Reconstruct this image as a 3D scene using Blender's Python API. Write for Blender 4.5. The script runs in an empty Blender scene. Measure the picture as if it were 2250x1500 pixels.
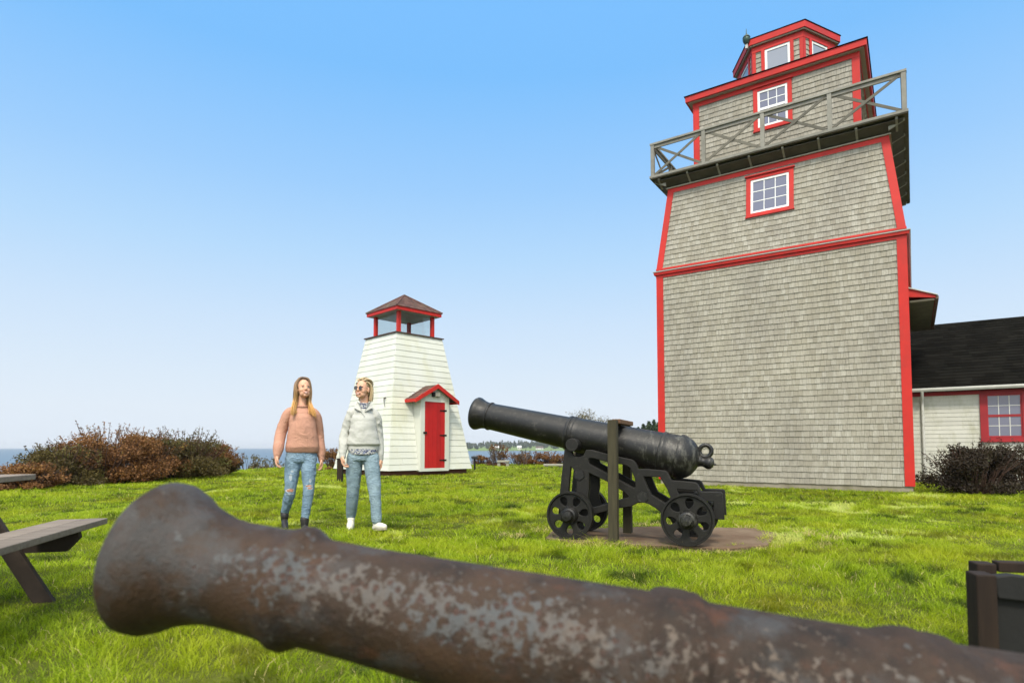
import bpy, bmesh, math, random
import numpy as np
from mathutils import Vector, Matrix, Euler, noise as mnoise
PI = math.pi
R = math.radians
random.seed(7); rng = np.random.default_rng(7)
scene = bpy.context.scene
C = scene.collection

# ---------------------------------------------------------------- camera, sky, sun, exposure
EYE = 0.92
cam_d = bpy.data.cameras.new('camera'); cam = bpy.data.objects.new('camera', cam_d); C.objects.link(cam)
cam.location = (0, 0, EYE); cam.rotation_euler = (R(93.0), 0, 0)
cam_d.sensor_width = 36.0; cam_d.lens = 36.0*1314/2250; cam_d.shift_y = 165/2250
cam_d.clip_start = 0.05; cam_d.clip_end = 40000
cam_d.dof.use_dof = True; cam_d.dof.focus_distance = 9.0; cam_d.dof.aperture_fstop = 2.4
scene.camera = cam

SUN_EL, SUN_AZ = 50.0, -174.0            # azimuth from +Y, clockwise: behind the camera's left shoulder
sd = Vector((math.sin(R(SUN_AZ))*math.cos(R(SUN_EL)), math.cos(R(SUN_AZ))*math.cos(R(SUN_EL)), math.sin(R(SUN_EL))))
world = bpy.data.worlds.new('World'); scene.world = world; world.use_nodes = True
wn = world.node_tree; wn.nodes.clear()
sky = wn.nodes.new('ShaderNodeTexSky'); sky.sky_type = 'NISHITA'; sky.sun_disc = False
sky.sun_elevation = R(SUN_EL); sky.sun_rotation = R(SUN_AZ)
sky.altitude = 0; sky.air_density = 1.0; sky.dust_density = 0.6; sky.ozone_density = 2.2
hs = wn.nodes.new('ShaderNodeHueSaturation'); hs.inputs['Saturation'].default_value = 1.0
bg = wn.nodes.new('ShaderNodeBackground'); bg.inputs['Strength'].default_value = 0.15
wo = wn.nodes.new('ShaderNodeOutputWorld')
wn.links.new(sky.outputs[0], hs.inputs['Color']); wn.links.new(hs.outputs[0], bg.inputs[0])
# thin bright haze over the blue: whitest at the horizon, brightened overhead out of view as added fill
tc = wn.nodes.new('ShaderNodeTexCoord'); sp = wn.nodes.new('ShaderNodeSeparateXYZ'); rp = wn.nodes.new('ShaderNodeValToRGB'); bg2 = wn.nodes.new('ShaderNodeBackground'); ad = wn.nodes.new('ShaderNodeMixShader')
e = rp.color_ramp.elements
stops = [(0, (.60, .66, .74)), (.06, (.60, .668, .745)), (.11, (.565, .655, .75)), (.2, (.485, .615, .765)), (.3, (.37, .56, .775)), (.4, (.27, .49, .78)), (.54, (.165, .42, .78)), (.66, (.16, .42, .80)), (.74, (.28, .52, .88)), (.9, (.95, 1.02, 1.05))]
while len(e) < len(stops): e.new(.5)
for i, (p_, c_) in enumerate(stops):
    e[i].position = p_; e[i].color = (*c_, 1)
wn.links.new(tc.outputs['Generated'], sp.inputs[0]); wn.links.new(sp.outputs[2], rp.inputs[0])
# wide warm glow round the sun, added behind the camera as fill light
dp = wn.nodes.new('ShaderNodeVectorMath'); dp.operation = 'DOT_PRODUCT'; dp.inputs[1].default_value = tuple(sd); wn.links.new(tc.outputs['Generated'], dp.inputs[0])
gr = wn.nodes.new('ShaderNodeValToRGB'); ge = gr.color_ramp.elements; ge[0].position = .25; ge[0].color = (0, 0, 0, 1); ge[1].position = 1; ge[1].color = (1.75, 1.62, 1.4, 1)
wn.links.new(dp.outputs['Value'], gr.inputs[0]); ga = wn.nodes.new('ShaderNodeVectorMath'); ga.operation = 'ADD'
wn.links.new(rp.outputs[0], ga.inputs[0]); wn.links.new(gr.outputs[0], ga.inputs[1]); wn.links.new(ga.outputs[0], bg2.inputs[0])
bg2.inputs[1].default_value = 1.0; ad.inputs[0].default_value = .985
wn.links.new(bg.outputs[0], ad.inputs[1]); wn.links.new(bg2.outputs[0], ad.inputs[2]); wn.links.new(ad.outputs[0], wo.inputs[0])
sun_d = bpy.data.lights.new('sun', 'SUN'); sun_d.energy = 2.5; sun_d.angle = R(10); sun_d.color = (1.0, 0.91, 0.76)
sun = bpy.data.objects.new('sun', sun_d); C.objects.link(sun); sun.rotation_euler = sd.to_track_quat('Z', 'Y').to_euler()
scene.view_settings.view_transform = 'Standard'; scene.view_settings.look = 'None'
scene.view_settings.exposure = 0.35; scene.view_settings.gamma = 1.0

# ---------------------------------------------------------------- helpers
def at(px, py, Y):
    """the world point seen at a place in the photograph (2250 wide) at the given distance along Y"""
    p = R(3); u = (px-1125)/1314; v = (915-py)/1314
    d = Vector((u, math.cos(p)-v*math.sin(p), math.sin(p)+v*math.cos(p)))
    return Vector((0, 0, EYE)) + d*(Y/d.y)

def sstep(a, b, x):
    t = min(1, max(0, (x-a)/(b-a))); return t*t*(3-2*t)

def tag(o, label=None, cat=None, group=None, kind=None):
    if label: o['label'] = label
    if cat: o['category'] = cat
    if group: o['group'] = group
    if kind: o['kind'] = kind
    return o

def empty(name, loc=(0, 0, 0), rz=0, label=None, cat=None, group=None):
    o = bpy.data.objects.new(name, None); C.objects.link(o); o.empty_display_size = .1
    o.location = loc; o.rotation_euler = (0, 0, rz)
    return tag(o, label, cat, group)

def link(name, me, mat=None, parent=None):
    o = bpy.data.objects.new(name, me); C.objects.link(o)
    if mat and not me.materials: me.materials.append(mat)
    if parent: o.parent = parent
    return o

class MB:
    """collects boxes, tubes and lathes; build() makes ONE mesh object"""
    def __init__(s): s.v = []; s.f = []; s.r = []
    def add(s, vs, fs, r=None, M=None):
        n = len(s.v)
        s.v += [tuple(M @ Vector(v)) if M else tuple(v) for v in vs]
        s.f += [tuple(i+n for i in f) for f in fs]
        r = random.random() if r is None else r
        s.r += [r]*len(fs)
    def box(s, x0, x1, y0, y1, z0, z1, M=None, r=None):
        vs = [(x, y, z) for z in (z0, z1) for y in (y0, y1) for x in (x0, x1)]
        s.add(vs, [(0, 2, 3, 1), (4, 5, 7, 6), (0, 1, 5, 4), (2, 6, 7, 3), (0, 4, 6, 2), (1, 3, 7, 5)], r, M)
    def bar(s, a, b, w, h, up=(0, 0, 1), r=None, M=None):
        a = Vector(a); b = Vector(b); d = (b-a); L = d.length; d.normalize()
        up = Vector(up); x = d.cross(up)
        if x.length < 1e-4: x = d.cross(Vector((0, 1, 0)))
        x.normalize(); u = x.cross(d)
        T = Matrix((x, d, u)).transposed().to_4x4(); T.translation = a
        if M: T = M @ T
        s.box(-w/2, w/2, 0, L, -h/2, h/2, T, r)
    def tube(s, pts, rad, n=8, r=None, M=None, caps=True):
        pts = [Vector(p) for p in pts]; k = len(pts)
        if not hasattr(rad, '__len__'): rad = [rad]*k
        vs = []; fs = []
        ref = None
        for i in range(k):
            d = (pts[min(i+1, k-1)]-pts[max(i-1, 0)]).normalized()
            if ref is None:
                ref = d.orthogonal().normalized()
            ref = (ref - d*ref.dot(d))
            if ref.length < 1e-5: ref = d.orthogonal()
            ref.normalize(); b = d.cross(ref)
            for j in range(n):
                a = 2*PI*j/n
                vs.append(pts[i] + (ref*math.cos(a)+b*math.sin(a))*rad[i])
        for i in range(k-1):
            for j in range(n):
                fs.append((i*n+j, i*n+(j+1) % n, (i+1)*n+(j+1) % n, (i+1)*n+j))
        if caps:
            fs.append(tuple(range(n-1, -1, -1))); fs.append(tuple((k-1)*n+j for j in range(n)))
        s.add(vs, fs, r, M)
    def lathe(s, prof, n=24, M=None, r=None, phase=0, closed=False, sc=1.0):
        """profile (radius, z) turned about z; n=4 with phase 45 deg gives a square, radius then is the half width"""
        vs = []; fs = []; k = len(prof)
        for (q, z) in prof:
            for j in range(n):
                a = 2*PI*j/n+phase
                vs.append((q*sc*math.cos(a), q*sc*math.sin(a), z))
        for i in range(k if closed else k-1):
            i2 = (i+1) % k
            for j in range(n):
                fs.append((i*n+j, i*n+(j+1) % n, i2*n+(j+1) % n, i2*n+j))
        if not closed:
            if prof[0][0] > 1e-4: fs.append(tuple(range(n-1, -1, -1)))
            if prof[-1][0] > 1e-4: fs.append(tuple((k-1)*n+j for j in range(n)))
        s.add(vs, fs, r, M)
    def sq(s, prof, M=None, closed=True, r=None):
        s.lathe(prof, 4, M, r, PI/4, closed, math.sqrt(2))
    def quad(s, a, b, c, d, r=None, M=None): s.add([a, b, c, d], [(0, 1, 2, 3)], r, M)
    def prism(s, poly, y0, y1, M=None, r=None):
        """polygon in x,z extruded along y"""
        n = len(poly)
        vs = [(x, y0, z) for x, z in poly]+[(x, y1, z) for x, z in poly]
        fs = [tuple(range(n)), tuple(range(2*n-1, n-1, -1))]+[(i, i+n, (i+1) % n+n, (i+1) % n) for i in range(n)]
        s.add(vs, fs, r, M)
    def build(s, name, mat, parent=None, smooth=None, bevel=0, recalc=True):
        me = bpy.data.meshes.new(name); me.from_pydata(s.v, [], s.f); me.update()
        at_ = me.attributes.new('rnd', 'FLOAT', 'FACE'); at_.data.foreach_set('value', s.r)
        if recalc:
            bm = bmesh.new(); bm.from_mesh(me); bmesh.ops.recalc_face_normals(bm, faces=bm.faces[:]); bm.to_mesh(me); bm.free()
        if smooth:
            me.polygons.foreach_set('use_smooth', [True]*len(me.polygons)); me.set_sharp_from_angle(angle=R(smooth))
        o = link(name, me, mat, parent)
        if bevel:
            b = o.modifiers.new('bevel', 'BEVEL'); b.width = bevel; b.segments = 2; b.limit_method = 'ANGLE'
        return o

def fast_mesh(name, verts, faces_idx, face_n, mat, parent=None, rnd=None, smooth=False, cols=None):
    """numpy arrays to one mesh; face_n = vertices per face (array), faces_idx flat loop indices"""
    me = bpy.data.meshes.new(name)
    me.vertices.add(len(verts)); me.vertices.foreach_set('co', np.asarray(verts, np.float32).ravel())
    me.loops.add(len(faces_idx)); me.loops.foreach_set('vertex_index', np.asarray(faces_idx, np.int32))
    me.polygons.add(len(face_n))
    st = np.concatenate([[0], np.cumsum(face_n)[:-1]]).astype(np.int32)
    me.polygons.foreach_set('loop_start', st)
    if smooth: me.polygons.foreach_set('use_smooth', np.ones(len(face_n), bool))
    me.update(calc_edges=True)
    if rnd is not None:
        a = me.attributes.new('rnd', 'FLOAT', 'FACE'); a.data.foreach_set('value', np.asarray(rnd, np.float32))
    return link(name, me, mat, parent)

# ---------------------------------------------------------------- materials
def srgb(r, g, b):
    f = lambda c: (c/255/12.92) if c/255 <= .04045 else ((c/255+.055)/1.055)**2.4
    return (f(r), f(g), f(b), 1)

class NT:
    def __init__(s, name):
        s.m = bpy.data.materials.new(name); s.m.use_nodes = True; s.t = s.m.node_tree; s.t.nodes.clear()
        s.out = s.n('ShaderNodeOutputMaterial'); s.b = s.n('ShaderNodeBsdfPrincipled')
        s.t.links.new(s.b.outputs[0], s.out.inputs[0])
    def n(s, typ, **kw):
        x = s.t.nodes.new(typ)
        for k, v in kw.items(): setattr(x, k, v)
        return x
    def l(s, a, b): s.t.links.new(a, b)
    def coord(s, scale=(1, 1, 1), kind='Object', rot=(0, 0, 0)):
        c = s.n('ShaderNodeTexCoord'); m = s.n('ShaderNodeMapping')
        m.inputs['Scale'].default_value = scale; m.inputs['Rotation'].default_value = rot
        s.l(c.outputs[kind], m.inputs[0]); return m.outputs[0]
    def noise(s, vec, scale, detail=4, rough=.55, dist=0):
        x = s.n('ShaderNodeTexNoise'); x.inputs['Scale'].default_value = scale; x.inputs['Detail'].default_value = detail
        x.inputs['Roughness'].default_value = rough; x.inputs['Distortion'].default_value = dist
        s.l(vec, x.inputs['Vector']); return x.outputs['Fac']
    def ramp(s, fac, stops):
        x = s.n('ShaderNodeValToRGB'); e = x.color_ramp.elements
        while len(e) < len(stops): e.new(.5)
        for i, (p, c) in enumerate(stops):
            e[i].position = p; e[i].color = c if hasattr(c, '__len__') else (c, c, c, 1)
        s.l(fac, x.inputs[0]); return x.outputs[0]
    def mix(s, fac, a, b, mode='MIX'):
        x = s.n('ShaderNodeMix', data_type='RGBA', blend_type=mode)
        for sock, v in ((x.inputs[0], fac), (x.inputs[6], a), (x.inputs[7], b)):
            if hasattr(v, 'links') or hasattr(v, 'is_linked'): s.l(v, sock)
            elif hasattr(v, '__len__'): sock.default_value = v
            else: sock.default_value = v if sock == x.inputs[0] else (v, v, v, 1)
        return x.outputs[2]
    def math(s, op, a, b=None, c=None):
        x = s.n('ShaderNodeMath', operation=op)
        for i, v in enumerate((a, b, c)):
            if v is None: continue
            if hasattr(v, 'is_linked'): s.l(v, x.inputs[i])
            else: x.inputs[i].default_value = v
        return x.outputs[0]
    def attr(s, name='rnd'):
        x = s.n('ShaderNodeAttribute'); x.attribute_name = name; return x.outputs['Fac']
    def bump(s, h, strength=.3, dist=.01):
        x = s.n('ShaderNodeBump'); x.inputs['Strength'].default_value = strength; x.inputs['Distance'].default_value = dist
        s.l(h, x.inputs['Height']); s.l(x.outputs[0], s.b.inputs['Normal'])
    def set(s, col=None, rough=None, metal=None, spec=None):
        for k, v in (('Base Color', col), ('Roughness', rough), ('Metallic', metal), ('Specular IOR Level', spec)):
            if v is None: continue
            if hasattr(v, 'is_linked'): s.l(v, s.b.inputs[k])
            else: s.b.inputs[k].default_value = v

def simple(name, c1, c2=None, scale=6, rough=.7, bump=0, bs=60, stretch=(1, 1, 1), va=0, spec=.4, metal=0, bd=.004, dirt=None, dscale=2):
    t = NT(name); v = t.coord(stretch)
    n = t.noise(v, scale, 6, .6)
    c = t.mix(t.ramp(n, [(.3, 0), (.7, 1)]), c1, c2 if c2 else c1)
    if dirt:
        d = t.ramp(t.noise(t.coord((1, 1, .35)), dscale, 8, .7), [(.5, 0), (.72, 1)])
        c = t.mix(d, c, dirt)
    if va:
        k = t.math('MULTIPLY_ADD', t.attr(), 2*va, 1-va)
        c = t.mix(1.0, c, k, 'MULTIPLY')
    t.set(c, rough, metal, spec)
    if bump: t.bump(t.noise(v, bs, 5, .6), bump, bd)
    return t.m

M = {}
# weathered cedar shingles
t = NT('weathered_shingle'); v = t.coord((1, 1, 1)); a = t.attr()
st = t.noise(t.coord((26, 26, 2.2)), 2.0, 6, .65)                     # grain running down each shingle
big = t.noise(t.coord((1.3, 1.3, .7)), .9, 5, .62)
c = t.ramp(a, [(0, (.285, .262, .205, 1)), (.35, (.325, .302, .244, 1)), (.75, (.35, .328, .268, 1)), (1, (.385, .365, .305, 1))])
c = t.mix(t.ramp(st, [(.42, 0), (.68, .55)]), c, (.155, .142, .118, 1))
c = t.mix(t.ramp(big, [(.45, 0), (.68, .42)]), c, (.17, .155, .13, 1))
c = t.mix(t.ramp(t.noise(v, .45, 3), [(.45, 0), (.75, .3)]), c, (.33, .30, .21, 1))
c = t.mix(t.ramp(t.noise(t.coord((3.2, 3.2, .33)), 1.5, 8, .7), [(.50, 0), (.72, .27)]), c, (.175, .150, .115, 1))
t.set(c, .88, 0, .2); t.bump(st, .5, .004); M['shingle'] = t.m
M['red'] = simple('red_trim_paint', (.50, .024, .016, 1), (.41, .020, .015, 1), 3, .5, .15, 90, va=.08, spec=.25, dirt=(.32, .028, .020, 1))
M['dark_red'] = simple('dark_red_paint', (.33, .012, .018, 1), (.25, .01, .014, 1), 3, .55, .15, 90, va=.08)
M['red_door'] = simple('red_door_paint', (.41, .010, .009, 1), (.34, .008, .008, 1), 3, .5, .2, 90, va=.1)
M['gutter'] = simple('weathered_white_metal', (.56, .56, .52, 1), (.44, .44, .40, 1), 5, .5, va=.05)
M['white'] = simple('white_window_vinyl', (.78, .78, .74, 1), (.70, .70, .66, 1), 6, .4, va=.05)
M['clap'] = simple('white_painted_clapboard', (.60, .61, .55, 1), (.55, .56, .48, 1), 1.6, .6, .25, 40, (1, 1, .4), va=.05, dirt=(.52, .52, .38, 1), dscale=1.1)
M['clap2'] = simple('dingy_white_clapboard', (.54, .54, .48, 1), (.46, .46, .40, 1), 1.6, .65, .25, 40, (1, 1, .4), va=.07, dirt=(.32, .32, .22, 1), dscale=2.4)
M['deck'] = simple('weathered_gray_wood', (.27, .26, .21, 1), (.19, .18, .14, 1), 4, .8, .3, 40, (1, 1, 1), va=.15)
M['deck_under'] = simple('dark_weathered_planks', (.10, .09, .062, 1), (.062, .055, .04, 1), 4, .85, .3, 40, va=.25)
M['brace'] = simple('dark_gray_brace_wood', (.135, .125, .095, 1), (.09, .083, .062, 1), 5, .75, .3, 50, va=.18)
M['railwood'] = simple('gray_railing_wood', (.235, .225, .19, 1), (.155, .148, .12, 1), 5, .75, .3, 50, va=.18)
M['soffit'] = simple('soffit_board', (.37, .34, .27, 1), (.30, .275, .21, 1), 4, .7, va=.1)
M['backing'] = simple('sheathing', (.06, .055, .045, 1), None, rough=.9)
M['stone_base'] = simple('stained_concrete', (.30, .27, .20, 1), (.20, .17, .12, 1), 3, .9, .5, 30, dirt=(.16, .14, .08, 1))
M['brick_base'] = simple('dark_red_sill', (.10, .035, .02, 1), (.06, .025, .018, 1), 3, .9)
M['roof_black'] = simple('black_roof_shingle', (.0055, .0055, .0045, 1), (.010, .0095, .008, 1), 2.0, 1.0, .4, 60, va=.3, spec=.02)
M['roof_brown'] = simple('brown_cedar_roof', (.12, .055, .04, 1), (.07, .035, .028, 1), 5, .85, .4, 50, va=.35, dirt=(.10, .09, .05, 1))
t = NT('dark_window_glass'); t.set((.045, .045, .06, 1), .06, 0, .9); M['glass'] = t.m
t = NT('mauve_window_glass'); t.set((.12, .125, .18, 1), .12, 0, .7); M['glass2'] = t.m
t = NT('gray_reflection_glass'); t.set((.22, .24, .28, 1), .12, 0, .8); M['glass3'] = t.m  # lighter panes: a bright gray reflection is put into the base colour
t = NT('clear_lantern_glass')
tr = t.n('ShaderNodeBsdfTransparent'); tr.inputs[0].default_value = (.93, .95, .94, 1)
gl = t.n('ShaderNodeBsdfGlossy'); gl.inputs['Roughness'].default_value = .03
mx = t.n('ShaderNodeMixShader'); mx.inputs[0].default_value = .05
t.l(tr.outputs[0], mx.inputs[1]); t.l(gl.outputs[0], mx.inputs[2]); t.l(mx.outputs[0], t.out.inputs[0]); M['clear'] = t.m
M['copper'] = simple('dark_green_metal', (.03, .07, .05, 1), (.02, .04, .035, 1), 8, .4, metal=.3)
# black painted iron
t = NT('black_painted_iron'); v = t.coord()
n1 = t.noise(v, 5, 8, .7); n2 = t.noise(v, 22, 6, .7); n3 = t.noise(v, 90, 3, .6)
c = t.mix(t.ramp(n1, [(.35, 0), (.7, 1)]), (.0045, .0043, .0038, 1), (.010, .0092, .008, 1))
c = t.mix(t.ramp(n2, [(.56, 0), (.72, .75)]), c, (.060, .056, .047, 1))
c = t.mix(t.ramp(t.noise(v, 9, 8, .75), [(.62, 0), (.72, .6)]), c, (.045, .026, .015, 1))
sx = t.n('ShaderNodeSeparateXYZ'); co = t.n('ShaderNodeTexCoord'); t.l(co.outputs['Object'], sx.inputs[0])
br_ = t.math('MINIMUM', t.math('MAXIMUM', t.math('MULTIPLY', t.math('SUBTRACT', sx.outputs[0], .45), 1.6), 0), 1)
lk = t.math('ADD', t.math('MULTIPLY', br_, .12), t.noise(t.coord((1.6, 1, .55)), 13, 8, .75))
c = t.mix(t.ramp(lk, [(.60, 0), (.74, .8)]), c, (.085, .082, .068, 1))
t.set(c, t.ramp(n1, [(.3, .32), (.7, .52)]), 0, .38); t.bump(t.math('ADD', t.math('MULTIPLY', n2, .6), t.math('MULTIPLY', n3, .4)), .55, .006); M['iron'] = t.m
t = NT('dull_carriage_iron'); v = t.coord()
n1 = t.noise(v, 6, 8, .7); n2 = t.noise(v, 40, 6, .7)
c = t.mix(t.ramp(n1, [(.35, 0), (.7, 1)]), (.0055, .0052, .0043, 1), (.013, .0118, .009, 1))
c = t.mix(t.ramp(n2, [(.58, 0), (.75, .6)]), c, (.055, .05, .036, 1))
t.set(c, .62, 0, .3); t.bump(n2, .5, .005); M['iron2'] = t.m
# rusty barrel: flaked grey paint over brown rust, pale flank band part wear, part sheen put into the colour
t = NT('rusty_flaked_iron'); v = t.coord()
n_b = t.noise(v, 4.0, 8, .7); n_m = t.noise(v, 12, 8, .7, .4); n_s = t.noise(v, 58, 5, .62, .3); n_f = t.noise(v, 140, 4, .6)
c = t.mix(t.ramp(n_b, [(.35, 0), (.65, 1)]), (.015, .009, .005, 1), (.046, .025, .013, 1))
c = t.mix(t.ramp(n_m, [(.50, 0), (.66, .75)]), c, (.012, .010, .009, 1))
c = t.mix(t.ramp(t.noise(v, 7, 7, .7), [(.57, 0), (.69, .6)]), c, (.085, .033, .015, 1))
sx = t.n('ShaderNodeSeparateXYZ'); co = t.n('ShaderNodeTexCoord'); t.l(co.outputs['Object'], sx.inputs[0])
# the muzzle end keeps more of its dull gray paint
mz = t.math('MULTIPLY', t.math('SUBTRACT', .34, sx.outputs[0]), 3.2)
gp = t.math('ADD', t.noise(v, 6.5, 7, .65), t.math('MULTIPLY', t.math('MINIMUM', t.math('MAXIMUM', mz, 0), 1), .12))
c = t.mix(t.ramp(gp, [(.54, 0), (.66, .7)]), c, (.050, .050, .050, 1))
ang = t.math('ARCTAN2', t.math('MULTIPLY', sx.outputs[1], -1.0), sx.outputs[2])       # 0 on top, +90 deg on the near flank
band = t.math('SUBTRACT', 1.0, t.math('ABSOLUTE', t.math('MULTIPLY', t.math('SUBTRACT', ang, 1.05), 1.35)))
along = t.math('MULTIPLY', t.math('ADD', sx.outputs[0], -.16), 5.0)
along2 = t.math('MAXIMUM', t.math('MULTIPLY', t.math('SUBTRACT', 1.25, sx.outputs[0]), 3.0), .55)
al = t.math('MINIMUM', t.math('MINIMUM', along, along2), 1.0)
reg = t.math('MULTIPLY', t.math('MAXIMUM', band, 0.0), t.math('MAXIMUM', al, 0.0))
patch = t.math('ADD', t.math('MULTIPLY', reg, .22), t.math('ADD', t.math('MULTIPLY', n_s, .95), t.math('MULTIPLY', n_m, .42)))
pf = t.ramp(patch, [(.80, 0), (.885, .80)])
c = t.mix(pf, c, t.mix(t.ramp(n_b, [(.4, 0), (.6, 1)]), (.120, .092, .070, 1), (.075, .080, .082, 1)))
vo = t.n('ShaderNodeTexVoronoi'); vo.inputs['Scale'].default_value = 58; t.l(t.coord((1, 1, 1)), vo.inputs['Vector'])
wv = t.math('ADD', vo.outputs['Distance'], t.math('MULTIPLY', t.math('SUBTRACT', n_s, .5), .9))
pit = t.ramp(wv, [(.34, 1), (.44, 0)])
pm = t.math('MULTIPLY', t.math('MULTIPLY', pit, t.ramp(n_m, [(.34, .35), (.5, 1)])), t.math('ADD', t.math('MULTIPLY', pf, .9), .1))
c = t.mix(pm, c, t.mix(n_b, (.030, .018, .014, 1), (.075, .028, .015, 1)))
t.set(c, t.ramp(n_m, [(.3, .52), (.7, .78)]), 0, .28)
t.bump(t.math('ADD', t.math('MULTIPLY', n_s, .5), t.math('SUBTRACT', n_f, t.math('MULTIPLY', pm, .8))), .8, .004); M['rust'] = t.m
# timbers
def wood(name, c1, c2, sc=(2, 30, 30), va=.15, rough=.8):
    t = NT(name); v = t.coord(sc); n = t.noise(v, 1.2, 7, .65, .4)
    c = t.mix(t.ramp(n, [(.3, 0), (.7, 1)]), c1, c2)
    c = t.mix(t.ramp(t.noise(t.coord(), 3, 5), [(.5, 0), (.8, .5)]), c, (c2[0]*.6, c2[1]*.6, c2[2]*.6, 1))
    k = t.math('MULTIPLY_ADD', t.attr(), 2*va, 1-va); c = t.mix(1.0, c, k, 'MULTIPLY')
    t.set(c, rough, 0, .25); t.bump(n, .5, .004); return t.m
M['post'] = wood('dark_green_brown_timber', (.055, .048, .026, 1), (.030, .026, .015, 1), (30, 30, 2))
M['cleat'] = wood('reddish_worn_timber', (.16, .085, .045, 1), (.085, .05, .03, 1), (2, 30, 30))
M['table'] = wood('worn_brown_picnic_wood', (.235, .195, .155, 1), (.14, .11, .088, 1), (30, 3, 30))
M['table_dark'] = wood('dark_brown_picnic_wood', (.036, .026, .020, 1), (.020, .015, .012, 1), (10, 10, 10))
M['crib'] = wood('dark_stained_timber', (.030, .018, .011, 1), (.015, .009, .006, 1), (20, 20, 2))
M['crib_black'] = simple('blackened_iron_plate', (.005, .005, .0045, 1), (.010, .010, .009, 1), 6, .8, .4, 40)
t = NT('brown_stained_concrete'); v = t.coord()
c = t.mix(t.ramp(t.noise(v, 2.2, 8, .7), [(.35, 0), (.65, 1)]), (.105, .062, .036, 1), (.17, .12, .078, 1))
c = t.mix(t.ramp(t.noise(v, 40, 4, .6), [(.45, 0), (.7, .6)]), c, (.10, .075, .05, 1)); t.set(c, .92, 0, .2); t.bump(t.noise(v, 60, 4), .5, .006); M['pad'] = t.m
M['slab'] = simple('pale_concrete', (.34, .33, .27, 1), (.25, .24, .19, 1), 5, .9, .4, 40)
# ground
t = NT('grassy_soil'); v = t.coord()
c = t.mix(t.ramp(t.noise(v, 1.1, 8, .7), [(.35, 0), (.65, 1)]), (.06, .07, .012, 1), (.10, .115, .014, 1))
c = t.mix(t.ramp(t.noise(v, 14, 6, .7), [(.5, 0), (.75, .5)]), c, (.045, .035, .015, 1))
t.set(c, .95, 0, .1); t.bump(t.noise(v, 30, 5), .8, .03); M['soil'] = t.m
def foliage(name, stops, trans=.35, rough=.6, ns=None):
    """leaf material: colour by leaf, clump-sized variation, some light through the leaf"""
    t = NT(name); a = t.attr(); c = t.ramp(a, stops)
    if ns:
        n = t.noise(t.coord(), ns[0], 5, .6); c = t.mix(t.ramp(n, [(ns[1], 0), (ns[2], ns[4] if len(ns) > 4 else .8)]), c, ns[3])
    t.set(c, rough, 0, .25)
    tl = t.n('ShaderNodeBsdfTranslucent'); t.l(c, tl.inputs[0]); mx = t.n('ShaderNodeMixShader'); mx.inputs[0].default_value = trans
    t.l(t.b.outputs[0], mx.inputs[1]); t.l(tl.outputs[0], mx.inputs[2]); t.l(mx.outputs[0], t.out.inputs[0]); return t.m
M['grass'] = foliage('grass_blade', [(0, (.030, .055, .004, 1)), (.25, (.13, .20, .006, 1)), (.55, (.31, .42, .010, 1)), (.85, (.50, .60, .04, 1)), (.94, (.62, .68, .20, 1)), (1, (.72, .58, .26, 1))], .5, .5,
                     (.9, .44, .70, (.50, .46, .02, 1), .5))
M['rustleaf'] = foliage('rust_brown_leaf', [(0, (.06, .032, .014, 1)), (.4, (.17, .075, .026, 1)), (.75, (.25, .12, .038, 1)), (.95, (.28, .19, .045, 1)), (1, (.18, .20, .04, 1))], .25)
M['rustgreen'] = foliage('brown_green_leaf', [(0, (.035, .028, .010, 1)), (.4, (.085, .062, .018, 1)), (.75, (.13, .10, .026, 1)), (1, (.12, .15, .03, 1))], .25)
M['darkleaf'] = foliage('dark_brown_green_leaf', [(0, (.012, .008, .005, 1)), (.5, (.028, .018, .010, 1)), (.9, (.042, .034, .013, 1)), (1, (.06, .075, .02, 1))], .15)
M['olive'] = foliage('olive_brown_leaf', [(0, (.07, .055, .022, 1)), (.6, (.15, .13, .045, 1)), (1, (.25, .20, .06, 1))], .25)
M['needle'] = foliage('conifer_needle', [(0, (.018, .034, .014, 1)), (.6, (.035, .058, .024, 1)), (1, (.060, .085, .035, 1))], .1)
M['farleaf'] = foliage('far_wood_leaf', [(0, (.020, .036, .016, 1)), (.5, (.040, .060, .024, 1)), (1, (.075, .085, .035, 1))], .1)
M['bark'] = simple('gray_brown_bark', (.085, .062, .045, 1), (.05, .038, .03, 1), 12, .9, .5, 50)
M['twig'] = simple('red_brown_twig', (.075, .038, .024, 1), (.045, .026, .018, 1), 12, .9)
M['field'] = simple('far_meadow', (.13, .19, .035, 1), (.10, .15, .03, 1), .01, .9)
M['sand'] = simple('far_beach', (.30, .27, .22, 1), None, .05, .9)
t = NT('sea_water'); v = t.coord((1, 1, 1))
n = t.noise(t.coord((.25, .9, 1)), .5, 8, .65); n2 = t.noise(t.coord((.01, .05, 1)), .5, 5, .6)
c = t.mix(n2, (.030, .070, .115, 1), (.05, .095, .14, 1))
t.set(c, .32, 0, .45); t.bump(n, .6, .35); M['water'] = t.m
# people
M['skin'] = simple('skin', (.62, .35, .23, 1), (.57, .31, .195, 1), 14, .5, .1, 120, spec=.35); M['skin'].node_tree.nodes['Principled BSDF'].inputs['Subsurface Weight'].default_value = .12
M['skin'].node_tree.nodes['Principled BSDF'].inputs['Subsurface Radius'].default_value = (.02, .008, .005)
t = NT('peach_knit'); v = t.coord()
w = t.n('ShaderNodeTexWave'); w.bands_direction = 'Z'; w.inputs['Scale'].default_value = 26; w.inputs['Distortion'].default_value = 2.5; w.inputs['Detail'].default_value = 2; w.inputs['Detail Scale'].default_value = 3; t.l(v, w.inputs[0])
nn = t.noise(v, 260, 3); c = t.mix(t.noise(v, 9, 4), (.50, .275, .20, 1), (.43, .23, .16, 1)); c = t.mix(t.ramp(w.outputs['Fac'], [(.0, .22), (.45, 0)]), c, (.40, .19, .12, 1))
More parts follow.
